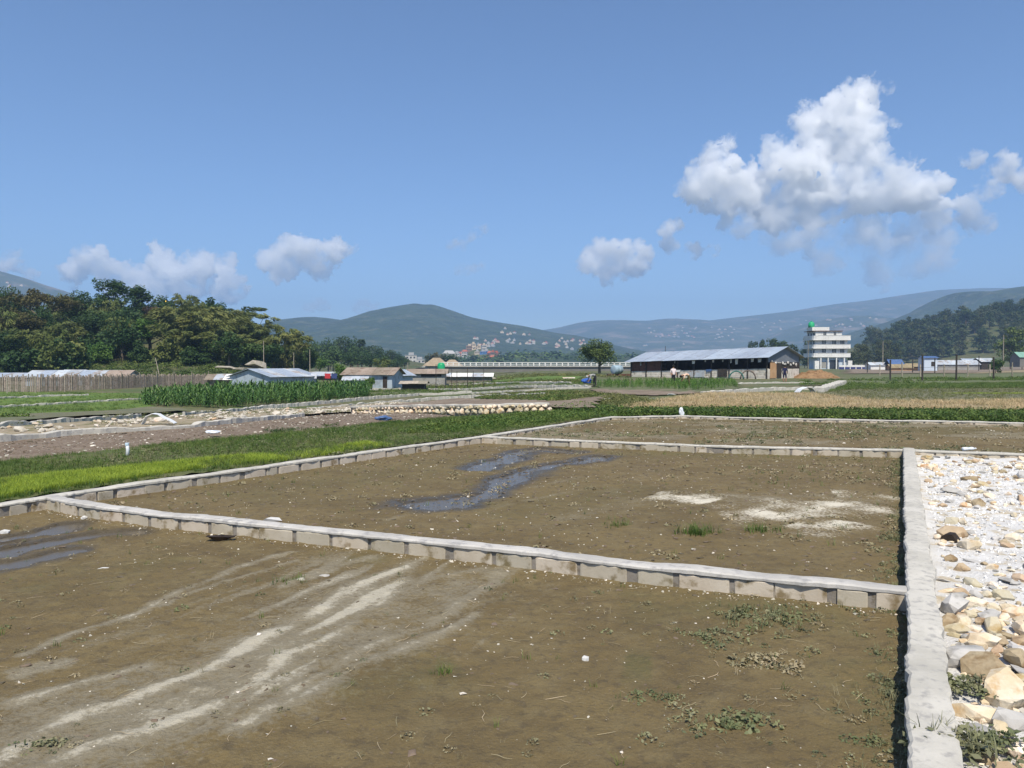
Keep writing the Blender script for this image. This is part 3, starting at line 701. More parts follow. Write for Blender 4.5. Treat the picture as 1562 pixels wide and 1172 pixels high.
# ------------------------------------------------------------------ debris on the mud: pebbles, straw, clods, weeds
def near_front(c): return c[(np.abs(c[:, 0] / c[:, 1]) < .72) & (c[:, 1] > 2.9)]
c = near_front(pts_in(near_poly, 3600, r)); c = c[r.random(len(c)) < .35 + .65 * S((fbm(c[:, 0] * .8, c[:, 1] * .8, 3, 5) - .4) * 5)]; s = np.clip(r.lognormal(math.log(.011), .5, len(c)), .005, .045)
scatter('pebbles', CHIP, np.column_stack([c, near_z(c[:, 0], c[:, 1]) + s * .15]), np.column_stack([s * 1.3, s, s * .7]), r.uniform(0, 6.28, len(c)), M_pebble, kind='stuff')
c = pts_in(mid_poly, 2400, r); s = np.clip(r.lognormal(math.log(.013), .5, len(c)), .008, .06)
scatter('pebbles', CHIP, np.column_stack([c, mudz(c[:, 0], c[:, 1]) + s * .15]), np.column_stack([s * 1.3, s, s * .7]), r.uniform(0, 6.28, len(c)), M_pebble, kind='stuff')
c = pts_in(far_poly, 1300, r); s = np.clip(r.lognormal(math.log(.025), .5, len(c)), .01, .08)
scatter('pebbles', CHIP, np.column_stack([c, mudz(c[:, 0], c[:, 1]) * 1.4 + .06 + s * .15]), np.column_stack([s * 1.3, s, s * .7]), r.uniform(0, 6.28, len(c)), M_pebble, kind='stuff')
c = near_front(pts_in(near_poly, 5200, r)); c = c[r.random(len(c)) < .25 + .75 * S((fbm(c[:, 0] * 1.1, c[:, 1] * 1.1, 3, 12) - .45) * 7)]; s = np.clip(r.lognormal(math.log(.018), .55, len(c)), .006, .07)
scatter('mud_clods', ROCKF, np.column_stack([c, near_z(c[:, 0], c[:, 1]) + s * .05]), np.column_stack([s * 1.3, s, s * .5]), r.uniform(0, 6.28, len(c)), M_clod, kind='stuff')
c = pts_in(mid_poly, 2400, r); s = r.uniform(.02, .08, len(c))
scatter('mud_clods', ROCKF, np.column_stack([c, mudz(c[:, 0], c[:, 1]) + s * .05]), np.column_stack([s * 1.3, s, s * .5]), r.uniform(0, 6.28, len(c)), M_clod, kind='stuff')
c = near_front(pts_in(near_poly, 2400, r)); s = r.uniform(.02, .13, len(c))
scatter('straw_litter', TWIG, np.column_stack([c, near_z(c[:, 0], c[:, 1]) + .004]), np.column_stack([s, s, s * .6]), r.uniform(0, 6.28, len(c)), M_straw, kind='stuff')
# rubble crumbs along the foot of the front wall
q, tot = resample(front_line, .03); off = -np.array([.41, .91]) * 1
c = q[r.integers(0, len(q), 420)] + off * (.10 + np.abs(r.normal(0, .07, 420)))[:, None]; s = np.clip(r.lognormal(math.log(.014), .5, 420), .006, .05)
scatter('wall_crumbs', CHIP, np.column_stack([c, near_z(c[:, 0], c[:, 1]) + s * .1]), np.column_stack([s * 1.2, s, s * .7]), r.uniform(0, 6.28, len(c)), M_pebble, kind='stuff')
# weeds: uncounted sprigs over both plots, more towards the right hand wall
def weeds(poly, n, zf, dens, name, var, mt, smin, smax, front=True):
    c = pts_in(poly, n, r); c = near_front(c) if front else c; c = c[r.random(len(c)) < dens(c[:, 0], c[:, 1])]; s = r.uniform(smin, smax, len(c))
    scatter(name, var, np.column_stack([c, zf(c[:, 0], c[:, 1])]), s, r.uniform(0, 6.28, len(c)), mt, kind='stuff')
dn = lambda x, y: .10 + .9 * S((x - .3 + .9 * (fbm(x * 1.5, y * 1.5, 3, 3) - .5)) / 2.2) * S((fbm(x * 1.8, y * 1.8, 3, 8) - .40) * 6)
weeds(near_poly, 2200, near_z, dn, 'weed_sprigs', LEAFY, M_weed, .25, .8)
weeds(near_poly, 4600, near_z, dn, 'dried_weed_sprigs', LEAFY, M_dryweed, .15, .7)
weeds(near_poly, 1300, near_z, dn, 'dried_grass_sprigs', TUFT, M_dryweed, .3, .8)
weeds(near_poly, 600, near_z, lambda x, y: .35 + .5 * S((x - 1) / 2), 'grass_sprigs', TUFT, M_grass, .3, .8)
dm = lambda x, y: .12 + .7 * S((fbm(x * .8, y * .8, 3, 8) - .45) * 6) * S((x - 1) / 4)
weeds(mid_poly, 1500, mudz, dm, 'dried_weed_sprigs', LEAFY, M_dryweed, .4, 1.3, False)
weeds(mid_poly, 900, mudz, dm, 'grass_sprigs', TUFT, M_grass, .4, 1.1, False)
weeds(far_poly, 1800, lambda x, y: mudz(x, y) * 1.4 + .06, lambda x, y: S((fbm(x * .5, y * .5, 3, 8) - .42) * 6), 'weed_sprigs', LEAFY, M_weed, .6, 1.6, False)
weeds(far_poly, 1600, lambda x, y: mudz(x, y) * 1.4 + .06, lambda x, y: .3 + 0 * x, 'dried_weed_sprigs', LEAFY, M_dryweed, .6, 1.6, False)
# green fringe in the shade at the foot of the right hand wall
q, tot = resample(right_line, .03); nrm = np.array([-.893, .45])
c = q[r.integers(0, len(q), 1300)] + nrm * (.11 + np.abs(r.normal(0, .10, 1300)))[:, None]; c = c[r.random(1300) < .2 + .8 * S((fbm(c[:, 0] * 2, c[:, 1] * 2, 2, 3) - .4) * 6)]
scatter('moss_fringe', LEAFY + TUFT, np.column_stack([c, c[:, 0] * 0]), r.uniform(.3, .9, len(c)), r.uniform(0, 6.28, len(c)), M_weed, kind='stuff')
# single tufts and plants one can point at
def clump(name, label, cat, px, py, kind, n, spread, size, m, z=0.0, group=None, seed=0, m2=None):
    g = GZ(px, py, z); rr = np.random.default_rng(seed + 100); p = rr.normal(0, spread, (n, 2)) * [1.5, 1]
    o = scatter(name, kind, np.column_stack([p, p[:, 0] * 0]), rr.uniform(.6, 1.2, n) * size, rr.uniform(0, 6.28, n), m, seed=seed)
    o.location = tuple(g); return tag(o, label, cat, group)
clump('weed_clump', 'largest mat of green and reddish weeds below the front wall, near its right end', 'weeds', 1165, 945, LEAFY + TUFT, 70, .12, 1.0, M_weed, seed=1)
clump('weed_clump', 'pale grey-green weed patch just left of the largest weed mat', 'weeds', 1085, 975, LEAFY, 22, .07, .9, M_weed, seed=2)
clump('weed_clump', 'wilted brown-green weed patch in the right half of the near mud plot', 'weeds', 1175, 1015, LEAFY, 24, .06, .9, M_dryweed, seed=3)
clump('weed_clump', 'sprawling wilted weed with pale stems near the bottom, right of centre', 'weeds', 1105, 1105, LEAFY, 26, .07, .9, M_weed, seed=4)
clump('weed_clump', 'low grey-green weed patch in the mud at bottom centre', 'weeds', 998, 1066, LEAFY, 16, .05, .7, M_weed, seed=5)
clump('weed_clump', 'small dark green weed at the lower left corner of the mud', 'weeds', 70, 1140, LEAFY, 14, .05, .8, M_weed, seed=6)
clump('grass_tuft', 'bright green grass tuft in the middle plot, just behind the front wall', 'grass tuft', 1062, 815, TUFT, 34, .06, 1.5, M_grass, seed=7)
clump('grass_tuft', 'small green grass tuft at the edge of the chalky white patch', 'grass tuft', 1158, 812, TUFT, 22, .05, 1.4, M_grass, seed=8)
clump('grass_tuft', 'flat dark green grass tuft in the middle plot left of the bright tuft', 'grass tuft', 940, 803, TUFT, 20, .08, .9, M_grass, seed=9)
clump('grass_tuft', 'small green grass tuft on a dry ridge of the near plot', 'grass tuft', 440, 888, TUFT, 16, .05, .8, M_grass, seed=10)
clump('grass_tuft', 'lone green tuft in bare mud at bottom centre', 'grass tuft', 678, 1028, TUFT, 10, .02, .7, M_grass, seed=11)
clump('weed_plant', 'leafy green weed growing beside the right-hand wall among the stones', 'weeds', 1462, 1045, LEAFY, 26, .07, 1.1, M_weed, z=GL0 + .06, seed=12)
clump('weed_plant', 'green weed with long blades hanging over the wall at the bottom right', 'weeds', 1470, 1135, TUFT + LEAFY, 24, .05, 1.5, M_weed, z=GL0 + .08, seed=13)
clump('weed_plant', 'small weed between the yellow stones at the right bottom edge', 'weeds', 1520, 1128, LEAFY, 10, .03, .8, M_weed, z=GL0 + .08, seed=14)
# stones lying on the mud
single_rock('stone', 'pale flat stone lying on a dry ridge left of centre', 'stone', 458, 887, (.10, .06, .05), M_pebble, 0, 1, .2)
single_rock('stone', 'thin grey stone just right of the pale flat stone', 'stone', 494, 880, (.13, .05, .03), M_greyst, 0, 2, .1)
single_rock('stone', 'small white stone alone in the mud, right of centre', 'stone', 893, 1008, (.06, .05, .05), M_chip, 0, 4, .5)
single_rock('stone', 'white stone at the left edge beside the puddle', 'stone', 8, 814, (.12, .08, .07), M_chip, 0, 4, .5)
single_rock('stone', 'white stone lying on the mud above the left puddle', 'stone', 128, 792, (.09, .07, .06), M_chip, 0, 7, .9)
single_rock('stone', 'pinkish stone in front of the left wall, nearer the corner', 'stone', 306, 735, (.16, .12, .1), M_stone, .02, 8, .2)
single_rock('stone', 'pinkish stone in front of the left wall, further from the corner', 'stone', 321, 731, (.13, .1, .1), M_stone, .02, 3, .7)
single_rock('stone', 'flat white stone on the mud left of the tyre tracks', 'stone', 158, 869, (.12, .06, .03), M_chip, 0, 2, .1)
# the dark curved shard lying by the front wall
g = GZ(336, 826); sh = thing('clay_shard', 'dark brown curved clay shard lying near the front wall', 'shard', (g[0], g[1], g[2]), -.05)
mb = MB(); n = 10
for k in range(n):
    t0, t1 = -1 + 2 * k / n, -1 + 2 * (k + 1) / n
    f = lambda t: (t * .15, .02 * (1 - t * t), .055 - .045 * (1 - t * t))
    (x0, y0, z0), (x1, y1, z1) = f(t0), f(t1); h0, h1 = .058 - z0 * .2, .058 - z1 * .2
    mb.hexa([(x0, -y0, z0), (x1, -y1, z1), (x1, .05, z1), (x0, .05, z0), (x0, -.02 - y0, h0), (x1, -.02 - y1, h1), (x1, .06, h1), (x0, .06, h0)])
mb.build('body', M_black, sh); mb = MB(); mb.add(*[(ROCKF[2][0] * [.05, .04, .05] + [.01, .03, .075]), ROCKF[2][1].tolist()]); mb.build('crumb', M_stone, sh)
# ------------------------------------------------------------------ grass bank, fields and hedges beyond the plots
FIELD_M = {}
def tz(off): return lambda X, Y: terr(X, Y) + off + .03 * (fbm(X * .9, Y * .9, 3, 4) - .5)
def field(name, px, off, m, res=.4, kind='structure'):
    return patch(name, [G(a, b, off) for a, b in px], res, tz(off), m, kind=kind)
def cover(name, px, n, off, var, m, smin, smax, dens=None, seed=3):
    rr = np.random.default_rng(seed); poly = [G(a, b, off) for a, b in px]; c = pts_in(poly, n, rr)
    if dens: c = c[rr.random(len(c)) < dens(c[:, 0], c[:, 1])]
    s = rr.uniform(smin, smax, len(c))
    return scatter(name, var, np.column_stack([c, terr(c[:, 0], c[:, 1]) + off - .01]), s, rr.uniform(0, 6.28, len(c)), m, kind='stuff', seed=seed)
BIGT = [tuft(9, .06, .22, .016, .8, k + 20) for k in range(6)]
BUSH = [leafy(40, .22, .09, k + 30, .9) for k in range(6)]
M_bank = mat('bank_turf', (.080, .105, .030), (.125, .125, .050), 1.2, c3=(.135, .115, .065), s3=1.6, bump=.8, bscale=18, dist=.04)
M_wheat = mat('stubble_soil', (.25, .20, .12), (.31, .25, .155), .7, c3=(.20, .17, .08), s3=2.2, bump=.7, bscale=9, dist=.05)
M_wheatb = mat('wheat_straw', (.42, .33, .18), (.51, .41, .24), .6, var=.3, rnd='attr', trans=.15)
M_greenf = mat('green_field', (.095, .120, .045), (.140, .140, .075), .35, c3=(.065, .095, .028), s3=1.3, bump=.7, bscale=6, dist=.06)
M_bright = mat('bright_field', (.085, .150, .022), (.125, .175, .035), .35, c3=(.07, .11, .02), s3=1.3, bump=.7, bscale=6, dist=.06)
M_greyf = mat('grey_green_field', (.125, .130, .075), (.165, .150, .095), .3, c3=(.085, .110, .045), s3=1.0, bump=.7, bscale=5, dist=.06)
M_ploughed = mat('ploughed_field', (.165, .125, .090), (.215, .170, .125), .25, c3=(.27, .22, .16), s3=.9, bump=.8, bscale=3, dist=.1)
M_olive = mat('olive_grass', (.125, .150, .045), (.170, .170, .070), .8, var=.35, rnd='attr', trans=.2)
M_dark = mat('dark_foliage', (.030, .065, .014), (.050, .090, .020), .8, var=.4, rnd='attr', rough=.6, trans=.2)
bank_px = [(-120, 790), (0, 766), (75, 753), (160, 741), (350, 716), (550, 688), (735, 663), (830, 649), (930, 634), (870, 624), (835, 628), (640, 640), (480, 656), (250, 677), (0, 704), (-120, 715)]
field('grass_bank', bank_px, .105, M_bank, .2)
cover('bank_grass', bank_px, 30000, .105, TUFT, M_grass, .45, 1.35, lambda x, y: .25 + .75 * S((fbm(x * .7, y * .7, 3, 5) - .38) * 6), 4)
cover('bank_weeds', bank_px, 7000, .105, LEAFY, M_weed, .5, 1.5, lambda x, y: S((fbm(x * .5, y * .5, 3, 2) - .40) * 6), 5)
cover('bank_clumps', bank_px, 1500, .105, BUSH + BIGT, M_grass, .25, .6, lambda x, y: S((fbm(x * .9, y * .9, 3, 11) - .48) * 8), 55)
cover('bank_straw', bank_px, 3500, .105, TUFT, M_dryweed, .4, 1.1, lambda x, y: S((fbm(x * .6, y * .6, 3, 14) - .45) * 7), 56)
lime_px = [(-60, 772), (75, 748), (180, 734), (330, 712), (440, 702), (600, 680), (560, 676), (440, 692), (330, 700), (180, 716), (60, 728), (-60, 742)]
cover('lime_grass', lime_px, 24000, .105, TUFT, M_lime, .6, 1.3, lambda x, y: .08 + .92 * S((fbm(x * .8, y * .8, 3, 7) - .40) * 9), 6)
cover('tall_weeds', [(700, 660), (935, 634), (870, 624), (835, 629), (700, 642), (600, 662)], 2600, .105, BUSH + BIGT, M_grass, .35, .95, None, 7)
cover('tall_weeds', [(420, 662), (700, 643), (840, 630), (820, 622), (760, 634), (600, 642), (400, 656)], 900, .105, BUSH + BIGT, M_dark, .3, .7, lambda x, y: S((fbm(x * .6, y * .6, 3, 9) - .4) * 6), 8)
soil_px = [(-120, 722), (0, 706), (250, 679), (480, 658), (640, 641), (690, 634), (545, 629), (460, 632), (290, 648), (110, 660), (0, 670), (-120, 682)]
field('soil_field', soil_px, .06, M_soil, .2)
rr = np.random.default_rng(8); c = pts_in([G(a, b, .06) for a, b in soil_px], 4200, rr); s = np.clip(rr.lognormal(math.log(.05), .5, len(c)), .02, .16)
scatter('soil_clods', ROCKF, np.column_stack([c, terr(c[:, 0], c[:, 1]) + .06]), np.column_stack([s * 1.2, s, s * .7]), rr.uniform(0, 6.28, len(c)), M_clod, kind='stuff')
c = pts_in([G(a, b, .06) for a, b in soil_px], 900, rr); s = np.clip(rr.lognormal(math.log(.05), .5, len(c)), .02, .14)
scatter('pale_field_stones', ROCKF, np.column_stack([c, terr(c[:, 0], c[:, 1]) + .07]), np.column_stack([s * 1.2, s, s * .7]), rr.uniform(0, 6.28, len(c)), M_pebble, kind='stuff')
# rough cement kerbs of the further plots
def kerb(label, px, off, w=.2, h=.16, m=None, seed=1, jit=.04, name='kerb'):
    pts = [G(a, b, off) for a, b in px]
    o = strip(name, pts, w, off - .3, off, m or M_cem, None,   .14, jit, .035, seed, zfun=terr)
    return tag(o, label, 'kerb')
kerb('rough broken kerb along the top of the brown soil field at the left', [(-100, 676), (0, 665), (110, 656), (200, 651), (290, 646), (400, 636), (460, 631)], 0.19, 0.20, m=M_cem, seed=3, jit=.025)
kerb('thin cement kerb behind the rubble strip at the far left', [(-100, 653), (0, 645), (110, 638), (215, 632)], 0.12, 0.14, seed=4)
kerb('long thin kerb curving past the foot of the maize to the distance', [(280, 629), (340, 625), (400, 619), (480, 613), (555, 606), (640, 600), (720, 596)], 0.17, 0.17, seed=5)
kerb('second long kerb in front of the maize field, meeting the stone wall', [(470, 622), (560, 614), (660, 606), (740, 602), (830, 600)], 0.17, 0.19, seed=6)
kerb('thin kerb at the left edge below the bamboo fence', [(-80, 626), (0, 619), (110, 613), (215, 607)], 0.17, 0.17, seed=7)
kerb('faint kerb nearest the bamboo fence at the left', [(-60, 609), (0, 606), (70, 603), (135, 601)], 0.17, 0.17, seed=8)
kerb('far kerb crossing the green plots right of the maize', [(560, 593), (640, 592), (760, 590), (900, 588)], 0.17, 0.20, seed=9)
kerb('furthest kerb among the green plots, below the bridge', [(640, 585), (740, 584), (870, 583)], 0.17, 0.22, seed=10)
kerb('pale sandy kerb leading to the bending person', [(720, 599), (800, 595), (900, 590)], 0.08, 0.26, seed=11)
kerb('concrete kerb edging the maize patch in front of the long shed', [(1070, 597), (1130, 594), (1180, 591), (1238, 590)], 0.19, 0.26, seed=12, m=M_cem)
kerb('short kerb behind the man in the navy top', [(1125, 584), (1190, 583), (1240, 583)], 0.08, 0.26, seed=13)
kerb('white concrete ramp edge right of the wheat plot', [(1248, 592), (1266, 587), (1285, 581)], 0.32, 0.68, seed=14, jit=.03)
# rubble strip between the two left kerbs
rr = np.random.default_rng(19)
rub = [G(a, b, .2) for a, b in [(-60, 670), (0, 664), (110, 655), (290, 645), (400, 635), (520, 627), (690, 612), (600, 612), (470, 622), (400, 622), (280, 632), (215, 636), (0, 649), (-60, 655)]]
patch('rubble_strip', rub, .25, tz(.15), mat('rubble_soil', (.26, .21, .14), (.36, .30, .21), 1.5, c3=(.13, .13, .05), s3=2.5, bump=.8, bscale=8, dist=.05))
c = pts_in(rub, 1500, rr); c = c[rr.random(len(c)) < S((fbm(c[:, 0] * .8, c[:, 1] * .8, 3, 3) - .38) * 6)]; s = np.clip(rr.lognormal(math.log(.11), .45, len(c)), .05, .32)
strip_o = bpy.data.objects['rubble_strip']; STR = [facet(k, 'stone', M_pebble) for k in ROCK[:5]]; M_pale = mat('pale_stone', (.40, .36, .29), (.52, .48, .41), 3, c3=(.50, .36, .22), s3=2, var=.2, rnd='obj'); STR = [facet(k, 'stone', M_pale) for k in ROCK[:6]]
o_ = np.argsort(-s / c[:, 1]); bg, rs = o_[:120], o_[120:]
for k in bg: link('stone', STR[rr.integers(0, 6)], strip_o, (c[k, 0], c[k, 1], float(terr(*c[k])) + .15 + s[k] * .15), (rr.uniform(-.4, .4), rr.uniform(-.4, .4), rr.uniform(0, 6.28)), (s[k] * 1.3, s[k], s[k] * .6))
scatter('rubble', ROCK, np.column_stack([c[rs], terr(c[rs, 0], c[rs, 1]) + .15]), np.column_stack([s[rs] * 1.3, s[rs], s[rs] * .6]), rr.uniform(0, 6.28, len(rs)), M_pebble, parent=strip_o, kind='stuff')
cover('rubble_weeds', [(0, 664), (400, 635), (690, 612), (600, 612), (400, 622), (0, 649)], 900, .2, BUSH, M_olive, .2, .6, lambda x, y: S((fbm(x * .6, y * .6, 3, 2) - .45) * 6), 12)
# bent sheet of white plastic lying on the rubble, left
def sheet(name, label, cat, g, pts, w, m, rz=0, t=.015):
    o = thing(name, label, cat, g, rz); mb = MB()
    for (x0, z0), (x1, z1) in zip(pts[:-1], pts[1:]):
        mb.hexa([(x0, -w, z0), (x1, -w, z1), (x1, w, z1), (x0, w, z0), (x0, -w, z0 + t), (x1, -w, z1 + t), (x1, w, z1 + t), (x0, w, z0 + t)])
    mb.build('sheet', m, o); return o
sheet('plastic_sheet', 'bent white plastic sheet arched over the rubble strip at the left', 'sheet', G(240, 643, .25), [(-.40, -.08), (-.28, .14), (-.10, .22), (.05, .20), (.2, .1), (.36, .03), (.5, -.06)], .13, M_white, .1)
sheet('plastic_sheet', 'white sheet sagging over the kerb end beside the wheat plot', 'sheet', G(1228, 599, .05), [(-.55, .0), (-.35, .22), (0, .34), (.3, .30), (.5, .12), (.56, -.1)], .35, M_white, .1)
# yellow stone retaining wall in mid field
sw = thing('stone_wall', 'dry retaining wall of yellow stones with a pale cement top in mid field', 'wall'); line = [G(a, b, .0) for a, b in [(540, 633), (640, 632.5), (740, 633), (838, 631)]]
strip('core', line, .35, -.2, .34, M_mortar, sw, .3, .02, .02, 3, zfun=terr); strip('coping', line, .48, .34, .42, M_cem, sw, .15, .03, .015, 4, zfun=terr)
q, tot = resample(line, .05); s_ = 0.0; STM2 = [facet(k, 'stone', M_stone) for k in ROCK[:8]]
for row, (zc, hh) in enumerate(((.10, .26), (.27, .17))):
    s_ = .1 * row
    while s_ < tot - .1:
        L = rr.uniform(.22, .40) * (1 if row == 0 else .75); p = q[min(len(q) - 1, int((s_ + L / 2) / tot * (len(q) - 1)))]
        link('stone', STM2[rr.integers(0, 8)], sw, (p[0], p[1] - .24, float(terr(*p)) + zc + .04), (rr.uniform(-.2, .2), rr.uniform(-.3, .3), rr.uniform(-.25, .25)), (L * 1.12, .30, hh * rr.uniform(.95, 1.35))); s_ += L
# fields further out
field('soil_terrace', [(560, 618), (700, 607), (850, 612), (920, 604), (900, 622), (830, 621), (640, 623)], .26, M_ploughed, .4)
field('green_plot', [(560, 606), (720, 596), (900, 590), (905, 583), (640, 582), (540, 588)], .0, M_greenf, .8)
field('green_plot', [(700, 604), (860, 596), (960, 604), (1010, 614), (950, 626), (850, 628), (840, 612)], .03, M_greenf, .5)
field('green_plot', [(-80, 640), (0, 636), (230, 622), (240, 600), (0, 598), (-80, 600)], .04, M_bright, .6)
field('sandy_plot', [(-60, 648), (0, 644), (215, 630), (290, 624), (230, 620), (60, 630), (-60, 640)], .10, M_greyf, .4)
field('bright_plot', [(740, 583), (880, 581), (890, 574), (760, 574)], .03, M_bright, 1.0)
wheat_px = [(940, 622), (1010, 610), (1080, 600), (1240, 600), (1330, 610), (1420, 612), (1600, 610), (1600, 630), (1300, 628), (1100, 624), (960, 626)]
field('wheat_field', wheat_px, .05, M_wheat, .4)
cover('wheat_stubble', wheat_px, 9000, .05, BIGT, M_wheatb, .5, 1.15, lambda x, y: .3 + .7 * S((fbm(x * .3, y * .3, 3, 3) - .35) * 5), 22)
field('grey_field', [(1240, 600), (1300, 593), (1600, 590), (1600, 612), (1420, 613), (1330, 611)], .02, M_greyf, .8)
cover('field_grass', [(1240, 600), (1300, 593), (1600, 590), (1600, 612), (1420, 613), (1330, 611)], 3500, .02, BIGT, M_olive, .4, .9, None, 23)
field('green_field', [(1240, 600), (1290, 588), (1600, 583), (1600, 592), (1300, 594)], .03, M_greenf, 1)
cover('field_grass', [(1240, 600), (1290, 588), (1600, 583), (1600, 592), (1300, 594)], 3000, .03, BIGT, M_grass, .7, 1.4, None, 24)
field('green_field', [(1230, 588), (1300, 574), (1600, 568), (1600, 582), (1290, 588)], .02, M_greenf, 2)
field('straw_field', [(1480, 570), (1600, 567), (1600, 561), (1490, 562)], .03, M_wheat, 2)
field('ploughed_field', [(1290, 570), (1480, 569), (1600, 562), (1620, 558), (1300, 559)], .05, M_ploughed, 3)
hedge_px = [(835, 628), (930, 634), (1040, 632.5), (1150, 635.5), (1300, 638), (1450, 641), (1600, 644), (1600, 630), (1300, 628), (1100, 626), (960, 627), (880, 618)]
cover('hedge_bank', hedge_px, 3600, .05, BUSH, M_dark, .6, 1.35, None, 25)
cover('hedge_bank', hedge_px, 2600, .08, BIGT + BUSH, M_grass, .7, 1.5, None, 26)
cover('hedge_straw', hedge_px, 1300, .05, BIGT, M_dryweed, .6, 1.2, None, 27)
cover('plot_weeds', [(700, 604), (860, 596), (960, 604), (1010, 614), (950, 626), (850, 628), (840, 612)], 3000, .03, BIGT + BUSH, M_olive, .5, 1.2, None, 28)
cover('plot_weeds', [(700, 606), (860, 598), (930, 604), (860, 622), (840, 612)], 1200, .03, BUSH, M_grass, .5, 1.4, lambda x, y: S((fbm(x * .3, y * .3, 3, 2) - .42) * 6), 29)
cover('plot_grass', [(560, 606), (720, 596), (900, 590), (905, 581), (640, 580), (540, 588)], 5000, .0, BUSH + BIGT, M_grass, .8, 1.7, lambda x, y: S((fbm(x * .16, y * .3, 3, 2) - .40) * 6), 30)
cover('plot_grass', [(-80, 640), (0, 634), (230, 620), (240, 600), (0, 597), (-80, 598)], 4200, .04, BIGT, M_grass, .6, 1.3, lambda x, y: .2 + S((fbm(x * .2, y * .3, 3, 2) - .42) * 6), 31)
cover('far_grass', [(560, 590), (900, 584), (960, 576), (900, 571), (620, 574), (330, 582), (340, 590)], 3600, .0, BUSH, M_olive, 1.2, 2.6, lambda x, y: S((fbm(x * .1, y * .1, 3, 4) - .40) * 6), 32)
cover('far_weeds', [(1215, 592), (1300, 588), (1600, 583), (1600, 576), (1300, 578), (1220, 582)], 2200, .0, BUSH, M_grass, .8, 2.0, lambda x, y: S((fbm(x * .2, y * .2, 3, 4) - .42) * 6), 33)
for k, (a, b, w) in enumerate([(1490, 600, 2.6), (1524, 600.5, 2.8), (1562, 600, 3.0)]):
    g = G(a, b, .05); o = clump('straw_mat', ['first', 'second', 'third'][k] + ' flat yellow-green straw mat in the right field, counted from the left', 'straw', a, b, BIGT, 160, .55, .6, M_lime, z=0.03, seed=60 + k); o.scale = (1.6, .8, .5)
shrub = clump('shrub', 'light green bushy tuft at the left edge between the kerbs', 'shrub', 12, 640, BUSH, 50, .32, 1.5, M_grass, z=-.2, seed=70)
# ------------------------------------------------------------------ maize
M_maize = mat('maize_leaf', (.055, .130, .024), (.090, .175, .036), .6, var=.35, rnd='attr', rough=.5, trans=.25, spec=.4)
M_maizeo = mat('maize_leaf_front', (.055, .130, .024), (.090, .175, .036), .6, var=.3, rnd='obj', rough=.5, trans=.25, spec=.4)
def maize(seed, h=1.55):
    r = random.Random(seed); V = []; F = []
    for k in range(3):
        a = 2 * math.pi * k / 3; V += [(.018 * math.cos(a), .018 * math.sin(a), 0), (.008 * math.cos(a), .008 * math.sin(a), h * .8)]
    F += [(0, 2, 3), (0, 3, 1), (2, 4, 5), (2, 5, 3), (4, 0, 1), (4, 1, 5)]
    for k in range(11):
        az = k * 3.14 + r.uniform(-.7, .7); z0 = h * (.08 + .68 * k / 10); L = h * r.uniform(.38, .55); w = .085 * r.uniform(.8, 1.2); b = len(V); seg = 4; up = r.uniform(.55, .95)
        for i in range(seg + 1):
            t = i / seg; d = L * t * (.75 if k < 9 else .4); z = z0 + L * (up * t - .95 * t * t * (1.0 if k < 9 else .35)); ww = w * (.5 + 1.2 * t) * (1 - t) ** .8 if t < 1 else .004
            c, s = math.cos(az), math.sin(az); V += [(c * d - s * ww, s * d + c * ww, z), (c * d + s * ww, s * d - c * ww, z)]
        for i in range(seg): F += [(b + 2 * i, b + 2 * i + 1, b + 2 * i + 3), (b + 2 * i, b + 2 * i + 3, b + 2 * i + 2)]
    return np.array(V), np.array(F)
MAIZE = [maize(k) for k in range(6)]; MAIZEM = [meshdata('maize_plant', v, f, M_maizeo) for v, f in MAIZE]
mz = [G(a, b, .05) for a, b in [(212, 617), (330, 621), (480, 612), (560, 606), (560, 596), (480, 598), (230, 604)]]
rr = np.random.default_rng(44); c = pts_in(mz, 1500, rr)
# planted in rows
c[:, 1] = np.round(c[:, 1] / .55) * .55 + rr.normal(0, .06, len(c)); c = c[np.argsort(c[:, 1] - .12 * c[:, 0])]
lo = np.array([q[:2] for q in mz]); x0, x1 = lo[:, 0].min(), lo[:, 0].max(); hs = .38 + .38 * S((c[:, 0] - x0) / 5.0)
front = c[:, 1] + .0 * c[:, 0]; d, _ = polydist(c[:, 0], c[:, 1], mz[:4]); o_ = np.argsort(d); fr, bk = o_[:300], o_[300:]
for k in fr:
    link_ = link('maize_plant', MAIZEM[rr.integers(0, 6)], None, (c[k, 0], c[k, 1], float(terr(*c[k]))), (0, 0, rr.uniform(0, 6.28)), hs[k] * rr.uniform(.65, 1.15))
    tag(link_, 'tall green maize plant in the front rows of the left maize field', 'maize', 'maize plants at the front of the left field')
scatter('maize_rows', MAIZE, np.column_stack([c[bk], terr(c[bk, 0], c[bk, 1])]), hs[bk] * rr.uniform(.75, 1.2, len(bk)), rr.uniform(0, 6.28, len(bk)), M_maize, kind='stuff')
mz2 = [G(a, b, .0) for a, b in [(905, 592), (1000, 593), (1060, 596), (1128, 591), (1118, 582), (930, 584)]]
field('maize_bed', [(905, 594), (1000, 597), (1070, 598), (1130, 592), (1120, 580), (920, 582)], .02, M_greenf, 1)
c = pts_in(mz2, 900, rr); scatter('maize_rows', MAIZE, np.column_stack([c, c[:, 0] * 0]), rr.uniform(.22, .40, len(c)), rr.uniform(0, 6.28, len(c)), mat('young_maize', (.075, .165, .028), (.11, .20, .04), .3, var=.3, rnd='attr', trans=.25), kind='stuff')
field('earth_step', [(905, 601), (1000, 603), (1065, 600), (1060, 595), (1000, 594), (905, 593)], .02, M_ploughed, .6)
